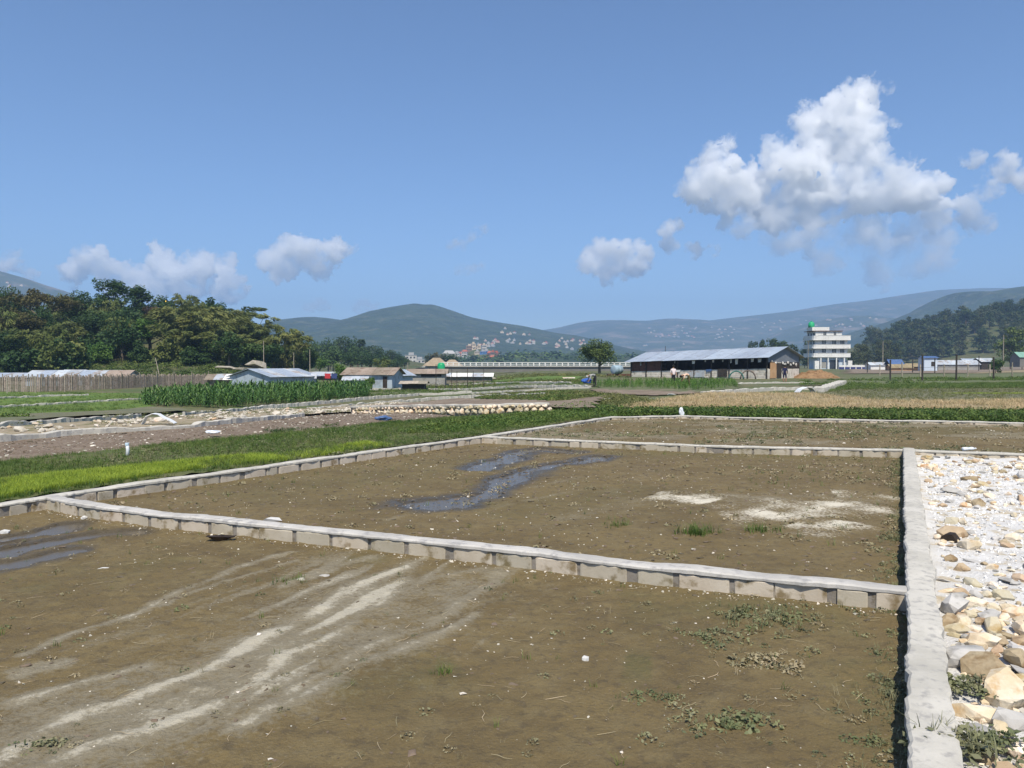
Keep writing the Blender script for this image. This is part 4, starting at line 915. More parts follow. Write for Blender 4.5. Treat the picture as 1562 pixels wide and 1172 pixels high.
# ------------------------------------------------------------------ trees
def crown_mesh(kind, seed, m, n=2600):
    """leaf-sized faces spread over uneven boughs; unit tree: height 1, standing at the origin"""
    r = np.random.default_rng(seed); C = []; R = []
    if kind == 'round':
        k = 34; u = r.normal(0, 1, (k, 3)); u /= np.linalg.norm(u, axis=1)[:, None]; C = u * (r.random(k) ** .45)[:, None] * [.33, .33, .27] + [0, 0, .62]; R = r.uniform(.09, .17, k)
    elif kind == 'tall':
        k = 40; t = r.random(k); C = np.column_stack([r.normal(0, .10, k), r.normal(0, .10, k), .28 + .66 * t]); C[:, :2] *= (1.5 - np.abs(t - .45) * 1.5)[:, None]; R = r.uniform(.06, .13, k)
    elif kind == 'flat':
        k = 36; a = r.uniform(0, 6.28, k); d = .52 * np.sqrt(r.random(k)); C = np.column_stack([d * np.cos(a), d * np.sin(a), .72 + .18 * (1 - (d / .52) ** 2) + r.normal(0, .05, k)]); R = r.uniform(.07, .13, k)
    elif kind == 'pine':
        k = 44; t = r.random(k) ** .8; C = np.column_stack([r.normal(0, 1, k), r.normal(0, 1, k), .25 + .72 * t]); C[:, :2] *= (.17 * (1.12 - t))[:, None]; R = .05 + .06 * (1 - t)
    elif kind == 'bamboo':
        k = 60; a = r.uniform(0, 6.28, k); t = r.random(k); d = .10 + .34 * t ** 1.6; C = np.column_stack([d * np.cos(a), d * np.sin(a), .25 + .70 * np.sin(t * 1.75) ** 1.0 * r.uniform(.72, 1.16, k)]); R = r.uniform(.05, .10, k)
    elif kind == 'bush':
        k = 22; u = r.normal(0, 1, (k, 3)); u /= np.linalg.norm(u, axis=1)[:, None]; C = u * (r.random(k) ** .5)[:, None] * [.5, .5, .38] + [0, 0, .42]; R = r.uniform(.14, .24, k)
    C = np.array(C); w = R ** 2; w /= w.sum(); b = r.choice(len(R), n, p=w)
    u = r.normal(0, 1, (n, 3)); u /= np.linalg.norm(u, axis=1)[:, None]
    p = C[b] + u * (R[b] * r.random(n) ** .33)[:, None] * [1, 1, .8]
    sz = {'pine': .026, 'bamboo': .034, 'tall': .03, 'bush': .06}.get(kind, .032) * r.uniform(.6, 1.3, n) * (2600 / n) ** .4
    if kind == 'bamboo':
        ax = np.column_stack([u[:, 0] * .5 + C[b][:, 0] * 2, u[:, 1] * .5 + C[b][:, 1] * 2, -.9 + .5 * r.random(n)])
    elif kind == 'pine': ax = u + r.normal(0, .5, (n, 3))
    else: ax = r.normal(0, 1, (n, 3)); ax[:, 2] *= .6
    ax /= np.linalg.norm(ax, axis=1)[:, None]; nn = u * .7 + r.normal(0, .6, (n, 3)) + [0, 0, .35]; sd = np.cross(ax, nn); sd /= np.linalg.norm(sd, axis=1)[:, None] + 1e-9
    k1 = (2.5 if kind == 'bamboo' else 1.15); k2 = .32 if kind == 'bamboo' else .6
    V = np.stack([p - ax * (sz * k1 * .5)[:, None], p + sd * (sz * k2)[:, None], p + ax * (sz * k1 * .55)[:, None], p - sd * (sz * k2)[:, None]], 1).reshape(-1, 3)
    a = np.arange(n) * 4; F = np.stack([a, a + 1, a + 2, a + 3], 1)
    shade = np.repeat(np.clip(.5 * r.random(len(R))[b] + .5 * r.random(n), 0, 1), 4)
    return meshdata('crown', V, F, m, False, {'rnd': shade}), C
def trunk_mesh(kind, C, seed, m):
    r = random.Random(seed); mb = MB()
    if kind == 'bamboo':
        for k in range(16):
            a = r.uniform(0, 6.28); e = C[r.randrange(len(C))]; mb.tube([(.03 * math.cos(a), .03 * math.sin(a), -.02), (e[0] * .25, e[1] * .25, e[2] * .55), (e[0], e[1], e[2])], [.006, .005, .003], 4)
    else:
        th = {'pine': .95, 'tall': .8, 'bush': .3}.get(kind, .6); rr_ = .018 if kind in ('pine', 'tall') else .03
        mb.tube([(0, 0, -.03), (.01, -.008, th * .4), (-.008, .01, th)], [rr_, rr_ * .75, rr_ * .3], 7)
        for k in range(9):
            e = C[r.randrange(len(C))]; z = min(th * .9, max(.12, e[2] * .6)); mb.tube([(0, 0, z), (e[0] * .5, e[1] * .5, (z + e[2]) * .52), (e[0], e[1], e[2])], [rr_ * .5, rr_ * .3, rr_ * .12], 5)
    return mb.mesh('trunk', m)
M_bark = mat('bark', (.10, .075, .050), (.15, .12, .085), 6, bump=.6, bscale=12)
M_culm = mat('bamboo_culm', (.20, .19, .08), (.27, .25, .12), 3)
def leafm(name, c1, c2, var=.4): return mat(name, c1, c2, .12, var=var, rnd='attr', rough=.65, trans=.22, spec=.25)
LM = {'dark': leafm('dark_leaf', (.034, .074, .020), (.055, .100, .026)), 'green': leafm('green_leaf', (.065, .140, .022), (.095, .175, .032)), 'mid': leafm('mid_leaf', (.055, .105, .026), (.085, .135, .036)),
      'brown': leafm('brown_leaf', (.085, .085, .026), (.125, .108, .038)), 'bamboo': leafm('bamboo_leaf', (.125, .150, .038), (.180, .190, .055)), 'bamboo2': leafm('bamboo_leaf_green', (.100, .135, .032), (.145, .165, .045)),
      'red': leafm('reddish_leaf', (.10, .055, .030), (.14, .085, .045)), 'pine': leafm('pine_needles', (.040, .072, .026), (.064, .098, .034), .35), 'pine2': leafm('pine_needles_olive', (.062, .085, .030), (.092, .108, .042), .35), 'oliv': leafm('olive_leaf', (.085, .130, .028), (.120, .160, .040))}
TREES = {}
def treekind(kind, leaf, n=2600, nv=2):
    key = (kind, leaf, n)
    if key not in TREES:
        TREES[key] = []
        for v in range(nv):
            cm, C = crown_mesh(kind, hash_(kind + leaf) + v * 13, LM[leaf], n); TREES[key].append((cm, trunk_mesh(kind, C, v, M_culm if kind == 'bamboo' else M_bark)))
    return TREES[key]
def hash_(s): return sum(ord(ch) * (i + 3) for i, ch in enumerate(s)) % 9973
_tr = random.Random(5)
def tree(name, label, cat, x, y, z, h, w, kind, leaf, n=2600, group=None, v=None):
    """w scales the spread"""
    L = treekind(kind, leaf, n); cm, tm = L[_tr.randrange(len(L)) if v is None else v % len(L)]
    t = thing(name, label, cat, (x, y, z), _tr.uniform(0, 6.28), group); t.scale = (h * w, h * w, h)
    link('crown', cm, t); link('trunk', tm, t); return t
def ptree(name, label, px, top, Y, base_z, width_px, kind, leaf, n=2600, group=None, cat='tree'):
    p = P(px, top, Y); h = (p[2] - base_z) / (1.17 if kind == 'bamboo' else 1.03); spread = {'round': .72, 'tall': .45, 'flat': 1.15, 'pine': .42, 'bamboo': .80, 'bush': 1.3}[kind]
    return tree(name, label, cat, p[0], Y, base_z, h, width_px * Y / FPX / h / spread, kind, leaf, n, group)
# the lone tree by the bridge
ptree('lone_tree', 'single round-crowned green tree standing in front of the bridge', 915, 512, 150, -.7, 62, 'round', 'oliv', 6500)
# the knoll: trees and bamboo, front to back
def kz(px, Y): return float(knoll((px - CX) / FPX * Y, Y)) - .3
KN = [(8, 432, 175, 46, 'round', 'dark', 'dark green tree at the left edge of the picture, half cut by the frame'),
      (62, 441, 165, 100, 'flat', 'brown', 'wide flat-topped tree with brownish foliage at the left'),
      (28, 470, 150, 70, 'round', 'brown', 'lower brownish tree below the wide flat-topped one'),
      (124, 438, 178, 60, 'round', 'dark', 'dark dense tree just right of the brown flat-topped tree'),
      (175, 423, 185, 44, 'tall', 'dark', 'tallest dark tree on the knoll skyline'),
      (211, 433, 185, 34, 'tall', 'dark', 'second tall dark tree, just right of the tallest one'),
      (150, 470, 165, 60, 'round', 'dark', 'dark tree below the gap between the tall trees and the brown tree'),
      (190, 470, 172, 60, 'round', 'mid', 'mid green tree below the two tall trees'),
      (235, 464, 178, 40, 'round', 'red', 'reddish brown tree beside the golden spire'),
      (227, 480, 150, 68, 'round', 'green', 'bright green round tree in the middle of the knoll'),
      (182, 490, 150, 52, 'round', 'dark', 'dark tree left of the bright green round tree'),
      (150, 508, 138, 44, 'bush', 'green', 'light green bushy sapling at the foot of the dark trees'),
      (96, 488, 142, 60, 'bamboo', 'bamboo', 'yellowish bamboo clump on the left of the knoll'),
      (55, 495, 138, 60, 'bamboo', 'bamboo2', 'olive bamboo clump below the brown trees'),
      (15, 500, 140, 50, 'round', 'dark', 'low dark tree at the left edge'),
      (290, 455, 152, 100, 'bamboo', 'bamboo', 'tallest arching bamboo clump at the centre of the knoll'),
      (325, 470, 146, 90, 'bamboo', 'bamboo', 'leaning bamboo clump right of the tallest bamboo'),
      (270, 490, 142, 60, 'bamboo', 'bamboo2', 'darker bamboo clump in front of the tallest bamboo'),
      (345, 462, 178, 90, 'bamboo', 'bamboo2', 'bamboo clump on the skyline right of the tallest bamboo'),
      (358, 468, 190, 46, 'round', 'mid', 'round dark crown showing above the bamboo skyline'),
      (380, 476, 165, 84, 'bamboo', 'bamboo', 'broad bamboo clump at the right of the knoll'),
      (418, 490, 165, 70, 'bamboo', 'bamboo2', 'last bamboo clump where the knoll falls to the right'),
      (345, 505, 140, 70, 'bamboo', 'bamboo2', 'dark low bamboo clump above the rock ledge'),
      (400, 510, 150, 70, 'bush', 'mid', 'low thicket at the right foot of the knoll'),
      (445, 512, 170, 60, 'bush', 'oliv', 'green thicket right of the last bamboo clump'),
      (215, 515, 140, 44, 'bush', 'dark', 'dark thicket under the bright green round tree'),
      (300, 525, 136, 60, 'bush', 'dark', 'dark shady thicket under the tallest bamboo'),
      (70, 530, 132, 60, 'bush', 'bamboo2', 'olive scrub at the foot of the left bamboo'),
      (20, 535, 132, 60, 'bush', 'dark', 'dark scrub behind the left end of the bamboo fence'),
      (110, 525, 138, 50, 'bush', 'dark', 'dark scrub above the small hillside hut'),
      (436, 500, 160, 64, 'bamboo', 'bamboo', 'lowest bamboo clump trailing down at the right end of the knoll'),
      (462, 516, 165, 56, 'bush', 'mid', 'low bush below the trailing bamboo, beside the thin poles')]
for px, top, Y, w, kd, lf, lab in KN:
    ptree({'bamboo': 'bamboo_clump', 'bush': 'thicket'}.get(kd, 'tree'), lab, px, top, Y, kz(px, Y), w * 1.15, kd, lf, 5000, 'trees and bamboo on the left knoll', {'bamboo': 'bamboo', 'bush': 'bush'}.get(kd, 'tree'))
rr = np.random.default_rng(77); k = 0
while k < 170:
    X_ = rr.uniform(-150, -50); Y_ = rr.uniform(124, 215); px = CX + FPX * X_ / Y_
    if px < -60 or px > 470 or (120 < px < 330 and Y_ < 136): continue
    kd, lf = [('bush', 'dark'), ('bush', 'mid'), ('bush', 'bamboo2'), ('round', 'dark'), ('bamboo', 'bamboo2')][rr.integers(0, 5)]
    h = rr.uniform(4, 7) * (1 if kd == 'bush' else 1.3) * (.45 + .55 * float(S((470 - px) / 190)))
    tree('understorey_tree', {'dark': 'dark green', 'mid': 'mid green', 'bamboo2': 'olive'}[lf] + {'bush': ' rounded shrub', 'round': ' small round tree', 'bamboo': ' small bamboo'}[kd] + ' filling the knoll between the taller trees', 'tree', X_, Y_, float(knoll(X_, Y_)) - .3, h, rr.uniform(.8, 1.2), kd, lf, 1500, 'understorey on the left knoll'); k += 1
# scrub over the grassy front slope
c = pts_in([(-120, 116), (-40, 116), (-42, 140), (-125, 140)], 2600, rr); scatter('slope_scrub', BUSH, np.column_stack([c, knoll(c[:, 0], c[:, 1])]), rr.uniform(1.5, 4.5, len(c)), rr.uniform(0, 6.28, len(c)), LM['oliv'], kind='stuff')
# wood right of the knoll
k = 0
for px, top, Y, w, kd, lf in [(462, 513, 330, 30, 'round', 'mid'), (482, 516, 330, 26, 'round', 'mid'), (503, 512, 340, 30, 'round', 'dark'), (520, 506, 350, 30, 'round', 'pine'), (538, 510, 350, 28, 'round', 'dark'), (552, 515, 350, 26, 'pine', 'pine'), (566, 522, 350, 26, 'round', 'pine'), (580, 526, 350, 26, 'round', 'dark'), (594, 530, 350, 24, 'round', 'pine'), (607, 536, 350, 22, 'round', 'dark'), (617, 542, 350, 16, 'round', 'dark'),
                              (470, 530, 240, 36, 'round', 'bamboo2'), (500, 530, 260, 40, 'round', 'mid'), (535, 533, 260, 40, 'round', 'dark'), (565, 536, 260, 34, 'round', 'dark'), (590, 540, 270, 30, 'round', 'mid'), (488, 543, 200, 30, 'round', 'green'), (582, 545, 180, 26, 'bamboo', 'bamboo2'), (508, 526, 300, 40, 'round', 'dark'), (545, 526, 310, 40, 'round', 'dark'), (605, 546, 300, 26, 'round', 'dark')]:
    ptree('wood_tree', {'mid': 'mid green', 'dark': 'dark', 'pine': 'blue-green', 'bamboo2': 'olive', 'green': 'bright green'}[lf] + (' front' if Y < 290 else ' back') + ' tree in the small wood between knoll and town', px, top, Y, -1.5, w, kd, lf, 1500, 'small wood right of the knoll'); k += 1
ptree('young_tree', 'bright yellow-green young tree between the grey sheds', 518, 548, 95, -1.2, 24, 'round', 'green', 1800)
ptree('young_tree', 'small green shrub against the wall of the brown-roofed shed', 566, 568, 82, -1.0, 13, 'bush', 'green', 900)
for px, top, Y, w, lf in [(655, 537, 420, 20, 'pine2'), (668, 534, 420, 26, 'brown'), (682, 536, 420, 22, 'dark'), (692, 538, 420, 18, 'dark')]:
    ptree('grove_tree', 'tree in the little grove behind the thatched roofs', px, top, Y, -1.5, w, 'round', lf, 1200, 'little grove left of the town')
# pines behind the long shed
for px, top, w in [(1148, 519, 16), (1163, 516, 14), (1180, 514, 20), (1195, 518, 18), (1210, 524, 20), (1232, 514, 16), (1228, 530, 16)]:
    ptree('pine_tree', 'pine behind the long tin-roofed shed', px, top, 330, -1, w, 'tall', 'pine', 1500, 'pines behind the long shed')
for px, top, w, Y in [(1310, 522, 18, 360), (1322, 528, 14, 330), (1300, 535, 16, 340), (1340, 518, 14, 380), (1352, 516, 15, 380), (1345, 534, 22, 330), (1366, 524, 18, 380)]:
    ptree('pine_tree', 'pine at the foot of the right-hand wooded rise, near the white building', px, top, Y, -1, w, 'tall', 'pine2', 1500, 'pines right of the white building')
ptree('roadside_tree', 'light green tree standing alone by the pole at the right edge', 1543, 495, 260, -1, 32, 'tall', 'oliv', 2400)
ptree('field_shrub', 'dark round shrub behind the right-hand post fence', 1519, 541, 150, 0, 28, 'bush', 'mid', 2000, cat='bush')
# pine forest on the right-hand rise
V6, xs6 = HILLS['wooded_rise6']; k = 0; rr = np.random.default_rng(12)
while k < 230:
    j = rr.integers(8, V6.shape[0]); i = rr.integers(0, V6.shape[1]); v = V6[j, i] + rr.normal(0, 4, 3) * [1, 1, 0]; px = CX + FPX * v[0] / v[1]
    if px < 1320 or px > 1600 or v[1] > 660 or v[1] < 400: continue
    h = rr.uniform(9, 16); kd, lf = [('tall', 'pine'), ('tall', 'pine2'), ('pine', 'pine'), ('round', 'pine2')][rr.integers(0, 4)]
    tree('forest_tree', {'tall': 'slender ', 'pine': 'pointed ', 'round': 'round '}[kd] + {'pine': 'dark', 'pine2': 'olive'}[lf] + ' tree in the forest covering the right-hand rise', 'tree', v[0], v[1], V6[j, i][2] - 1, h, rr.uniform(.9, 1.3) * (.6 if kd == 'round' else 1.1), kd, lf, 900, 'pine forest on the right-hand rise'); k += 1
V8, xs8 = HILLS['wooded_rise8']; k = 0
pp = []
for t_ in range(260):
    j = rr.integers(6, 15); i = rr.integers(0, V8.shape[1]); v = V8[j, i] + rr.normal(0, 5, 3) * [1, 1, 0]; pp.append((v[0], v[1], V8[j, i][2] - 2))
pp = np.array(pp)
wood = MB(); far_bush = [leafy(60, .5, .35, q + 90, 1.1) for q in range(4)]
scatter('far_wood', far_bush, pp, rr.uniform(9, 16, len(pp)), rr.uniform(0, 6.28, len(pp)), LM['mid'], kind='stuff')
# ------------------------------------------------------------------ buildings and other structures
M_tin = mat('tin_roof', (.29, .34, .41), (.36, .41, .48), .5, rough=.55, c3=(.26, .29, .33), s3=1.5, spec=.5, var=.10, rnd='obj', bump=.4, bscale=6)
M_tinold = mat('old_tin', (.36, .40, .44), (.46, .49, .52), .6, rough=.55, c3=(.27, .20, .14), s3=.9, var=.15, rnd='obj')
M_rust = mat('rusty_tin', (.23, .185, .145), (.31, .255, .20), .8, c3=(.15, .10, .07), s3=1.6, var=.2, rnd='obj')
M_bluetin = mat('blue_grey_tin_wall', (.33, .40, .46), (.40, .46, .51), .5, c3=(.24, .27, .29), s3=1.2, rough=.6, var=.08, rnd='obj')
M_greytin = mat('grey_gable_sheet', (.15, .165, .19), (.19, .205, .23), .6, rough=.6)
M_wblock = mat('whitewashed_blocks', (.55, .50, .43), (.66, .61, .53), 1.2, c3=(.36, .31, .25), s3=2.0, bump=.4, bscale=3)
M_brick = mat('brick_red_panel', (.10, .045, .030), (.14, .065, .045), 1.5, c3=(.06, .03, .02), s3=4)
M_timber_shade = mat('dark_timber_shade', (.035, .028, .022), (.055, .045, .035), 2)  # dark timber; doubles as painted shade in shed openings and the interior
M_wood = mat('weathered_wood', (.24, .20, .16), (.33, .285, .23), 2.0, c3=(.16, .13, .10), s3=5, var=.3, rnd='attr')
M_woodo = mat('weathered_post', (.30, .26, .20), (.40, .35, .28), 2.0, c3=(.20, .16, .12), s3=5, var=.25, rnd='obj')
M_dpost = mat('dark_post', (.035, .030, .026), (.060, .050, .042), 3)
M_orange = mat('orange_panel', (.42, .24, .12), (.50, .31, .17), 1.5)
M_wpaint = mat('white_paint', (.66, .65, .62), (.74, .73, .70), .35, c3=(.55, .54, .52), s3=1.4)
M_blued = mat('pale_blue_paint', (.50, .57, .66), (.56, .63, .71), .4)
M_glass = mat('dark_glass', (.030, .036, .048), (.045, .052, .066), 1, rough=.15, spec=.5)
M_navy = mat('navy_paint', (.03, .04, .14), (.04, .05, .17), 1)
M_green = mat('green_tank', (.015, .30, .12), (.02, .36, .15), 1, rough=.4)
M_conc = mat('grey_concrete', (.27, .26, .24), (.34, .33, .30), .5, c3=(.21, .20, .18), s3=1.5)
M_dconc = mat('dark_concrete', (.15, .145, .13), (.19, .18, .165), .5)
M_thatch = mat('thatch', (.27, .21, .14), (.34, .27, .19), .6)
M_gold = mat('gilding', (.75, .42, .05), (.80, .48, .08), 2, rough=.35, metal=.6)
M_tarp = mat('blue_tarp', (.06, .11, .24), (.08, .14, .29), 2, rough=.5)
M_heap = mat('straw_heap', (.20, .115, .055), (.30, .19, .10), 1.2, c3=(.13, .07, .03), s3=3, bump=.9, bscale=6, dist=.1)

def roof_slope(parent, A, B, C_, D, n, m, t=.03, name='roof_sheet'):
    """A-B eave, D-C ridge; n sheets side by side, each a little out of line"""
    A, B, C_, D = map(Vector, (A, B, C_, D)); rr_ = random.Random(n)
    for k in range(n):
        a, b = k / n, (k + 1) / n - .002; up = Vector((0, 0, .012 * (k % 2) + rr_.uniform(0, .01)))
        mb = MB().slab([A.lerp(B, a) + up, A.lerp(B, b) + up, D.lerp(C_, b) + up, D.lerp(C_, a) + up], t); mb.build(name, m[k % len(m)] if isinstance(m, list) else m, parent)
def shed(name, label, px, Y, bz, L, D, he, hr, rz, wm, rm, n=6, doors=(), wins=(), ov=.35, rm2=None):
    p = P(px, YH, Y); t = thing(name, label, 'shed', (p[0], Y, bz), rz)
    x, y = L / 2, D / 2
    MB().prism([(-y, -.3), (y, -.3), (y, he), (0, hr - .05), (-y, he)], -x, x).build('wall', wm, t, rot=(0, 0, math.pi / 2))
    roof_slope(t, (-x - ov, -y - ov, he - ov * (hr - he) / y + .04), (x + ov, -y - ov, he - ov * (hr - he) / y + .04), (x + ov, 0, hr + .04), (-x - ov, 0, hr + .04), n, rm)
    roof_slope(t, (x + ov, y + ov, he - ov * (hr - he) / y + .04), (-x - ov, y + ov, he - ov * (hr - he) / y + .04), (-x - ov, 0, hr + .045), (x + ov, 0, hr + .045), n, rm2 or rm)
    for cx_, w_, h_ in doors: MB().box(cx_ - w_ / 2, cx_ + w_ / 2, -y - .04, -y + .02, 0, h_).build('door', M_timber_shade, t)
    for cx_, w_, z0, z1 in wins: MB().box(cx_ - w_ / 2, cx_ + w_ / 2, -y - .04, -y + .02, z0, z1).build('window', M_timber_shade, t)
    return t
# --- the long open-sided shed on the right
FL = np.array([17.4, 112.0]); bs = thing('long_shed', 'long open-sided animal shed with a pale tin gable roof on the right', 'shed', (FL[0], FL[1], 0), -math.pi / 4)
LL, DD = 21.2, 9.0; sk = lambda x: .0245 * x - .3
def bp(x, y, z): return (x, y, z + sk(x))
def sbox(name, x0, x1, y0, y1, z0, z1, m):
    return MB().hexa([bp(x0, y0, z0), bp(x1, y0, z0), bp(x1, y1, z0), bp(x0, y1, z0), bp(x0, y0, z1), bp(x1, y0, z1), bp(x1, y1, z1), bp(x0, y1, z1)]).build(name, m, bs)
EV, RG = 2.60, 3.88
roof_slope(bs, bp(-.7, -.8, EV - .17), bp(LL + .5, -.8, EV - .17), bp(LL + .5, DD / 2, RG), bp(-.7, DD / 2, RG), 14, M_tin)
roof_slope(bs, bp(LL + .5, DD + .8, EV - .17), bp(-.7, DD + .8, EV - .17), bp(-.7, DD / 2, RG + .01), bp(LL + .5, DD / 2, RG + .01), 14, M_tin)
bw = sbox('front_wall', 0, LL, -.1, .1, -.4, 1.05, M_wblock); M_wb2 = mat('whitewashed_block', (.57, .52, .45), (.67, .62, .54), 1.2, c3=(.38, .33, .27), s3=2.0, var=.14, rnd='obj')
for row in range(4):   # its courses of big blocks
    for k in range(26):
        x0 = .02 + (k + .5 * (row % 2)) * .8
        if x0 + .76 < LL: sbox('block', x0, x0 + .76, -.13, -.09, .02 + row * .26, .25 + row * .26, M_wb2)
sbox('back_wall', 0, LL, DD - .15, DD, -.4, EV, M_timber_shade); sbox('end_wall', 0, .15, .1, DD - .15, -.4, EV, M_timber_shade)  # dark colour of these walls paints in the shade of the interior
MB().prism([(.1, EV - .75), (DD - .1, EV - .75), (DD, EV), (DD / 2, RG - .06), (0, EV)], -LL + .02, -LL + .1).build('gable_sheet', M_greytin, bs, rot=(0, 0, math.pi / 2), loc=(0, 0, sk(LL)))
sbox('gable_wall', LL - .14, LL, .1, DD, -.4, 1.0, M_wblock); sbox('gable_panel', LL - .13, LL + .01, 2.6, 3.6, 1.0, EV - .76, M_wblock); sbox('gable_panel', LL - .13, LL - .01, 3.7, DD - .2, 1.05, EV - .76, M_timber_shade)  # the dark panel paints the shade of the gable opening
sbox('door', LL - .05, LL + .05, 2.3, 3.6, -.2, 1.75, M_timber_shade); sbox('door_leaf', LL + .02, LL + .09, .5, 2.1, -.2, 1.8, M_orange)  # the dark slab paints the shade of an open doorway beside the orange leaf
sbox('brick_panel', .2, 5.2, -.04, .06, 1.05, EV - .05, M_brick)
for k in range(9):
    x = .1 + (LL - .2) * k / 8; sbox('post', x - .07, x + .07, -.22, -.12, -.3, EV - .05, M_dpost)
for k, x in enumerate((6.5, 9.2, 12.5, 17.5)): sbox('rail', x - 1.0, x + 1.2, -.2, -.16, 1.95, 2.02, M_dpost)
sbox('metal_panel', 9.6, 12.2, -.2, -.15, .1, .95, M_tinold); sbox('gate', 14.2, 15.6, -.24, -.2, .05, 1.15, M_dpost)
rr = random.Random(4)
def local(x, y, z): v = Matrix.Rotation(-math.pi / 4, 3, 'Z') @ Vector((x, y, z + sk(x))); return (v.x + FL[0], v.y + FL[1], v.z)
M_rag = mat('hung_cloth', (.35, .33, .30), (.62, .60, .56), 1.5, var=.4, rnd='obj')
for k, (x, wd, h) in enumerate([(1.9, .25, .5), (7.6, .2, .3), (10.6, .5, .45), (12.4, .2, .25), (13.6, .25, .35), (15.0, .2, .3), (16.2, .25, .5), (17.0, .4, .7), (19.2, .4, .45), (20.2, .5, .5)]):
    mb = MB(); mb.hexa([(-wd / 2 * .8, -.03, -h), (wd / 2 * .7, -.05, -h * .92), (wd / 2 * .7, .02, -h * .9), (-wd / 2 * .8, .03, -h), (-wd / 2, -.02, 0), (wd / 2, -.02, .02), (wd / 2, .02, .02), (-wd / 2, .02, 0)])
    tag(mb.build('hanging_cloth', M_rag, None, loc=local(x, -.3, EV - .25), rot=(0, 0, -math.pi / 4)), 'pale rag hanging under the eave of the long shed', 'cloth', 'rags hung along the long shed')
def drape(name, label, cat, x, z, w, h, m):
    mb = MB(); mb.hexa([(-w / 2, -.06, -h), (w / 2 * .8, -.05, -h * .8), (w / 2 * .8, 0, -h * .8), (-w / 2, 0, -h), (-w / 2 * .9, -.05, 0), (w / 2, -.05, .0), (w / 2, .12, .02), (-w / 2 * .9, .12, .02)])
    return tag(mb.build(name, m, None, loc=local(x, -.18, z), rot=(0, 0, -math.pi / 4)), label, cat)
drape('draped_cloth', 'white cloth draped over the wall of the long shed', 'cloth', 7.9, 1.12, 1.2, .35, M_wpaint)
drape('draped_cloth', 'blue cloth draped over the wall of the long shed', 'cloth', 12.9, 1.12, .9, .35, M_tarp)
# cattle bones and sacks piled in the gable opening read as pale bundles
for k, (y, z) in enumerate([(.9, 1.95), (2.0, 1.75), (3.9, 1.75), (4.6, 1.6), (5.4, 1.8), (6.2, 1.5), (7.0, 1.7), (7.8, 1.5)]):
    w = rr.uniform(.5, .9); q = local(LL + .06, y, z); v = ROCK[k % 12]
    tag(link('sack', facet(v, 'sack', M_rag), None, q, (0, 0, -math.pi / 4), (.22, w, rr.uniform(.35, .55))), ('pale' if k % 2 else 'light grey') + ' sack under the long shed gable, number %s from the near corner' % ['one', 'two', 'three', 'four', 'five', 'six', 'seven', 'eight'][k], 'sack', 'sacks in the gable of the long shed')
# hoops leaning in front of the shed
def hoop(label, px, py, Y, R, m, rad=.09):
    g = P(px, py, Y); mb = MB(); mb.tube([(R * math.cos(a), 0, R * 1.15 * math.sin(a)) for a in np.linspace(0, math.pi, 13)], rad, 7)
    return tag(mb.build('hoop', m, None, True, loc=(g[0], g[1], 0), rot=(.1, 0, -.2)), label, 'hoop')
hoop('green pipe hoop arched in front of the long shed', 1123, 577, 93, .85, mat('green_pipe', (.05, .14, .12), (.07, .18, .15), 2))
hoop('brown pipe hoop arched just right of the green one', 1141, 577, 95, .9, mat('brown_pipe', (.13, .10, .085), (.17, .135, .11), 2))
# barrel on its stand
g = P(941, 572, 118); br = thing('barrel', 'pale blue drum lying on its side left of the long shed', 'barrel', (g[0], 118, .35), .3)
mb = MB(); mb.lathe([(.58, -.8), (.66, -.75), (.66, -.3), (.70, -.25), (.66, -.2), (.66, .2), (.70, .25), (.66, .3), (.66, .75), (.58, .8)], 18)
mb.build('drum', mat('pale_blue_drum', (.26, .36, .43), (.34, .44, .50), 1.2, c3=(.28, .34, .38), s3=2), br, True, loc=(0, 0, .62), rot=(0, math.pi / 2, .3)); MB().box(-1.6, 2.8, -.3, .3, -.35, -.05).build('plinth', M_brick, br)
# dung heap
hp = []; n = 26
mb = MB(); xs_ = np.linspace(-1, 1, n); X_, Y_ = np.meshgrid(xs_, xs_); Z_ = 1.0 * np.clip(1 - np.sqrt(X_ ** 2 + Y_ ** 2), 0, 1) ** .55 * (.35 + 1.3 * fbm(X_ * 5, Y_ * 5, 5)); g = P(1245, 576, 102)
i, j = np.meshgrid(np.arange(n - 1), np.arange(n - 1)); a = (j * n + i).ravel()
tag(link('straw_heap', meshdata('straw_heap', np.stack([X_.ravel() * 3.0, Y_.ravel() * 2.2, Z_.ravel() - .06], 1), np.stack([a, a + 1, a + n + 1, a + n], 1), M_heap, True), None, (g[0], 102, 0)), 'brown heap of straw and dung right of the long shed', 'heap')

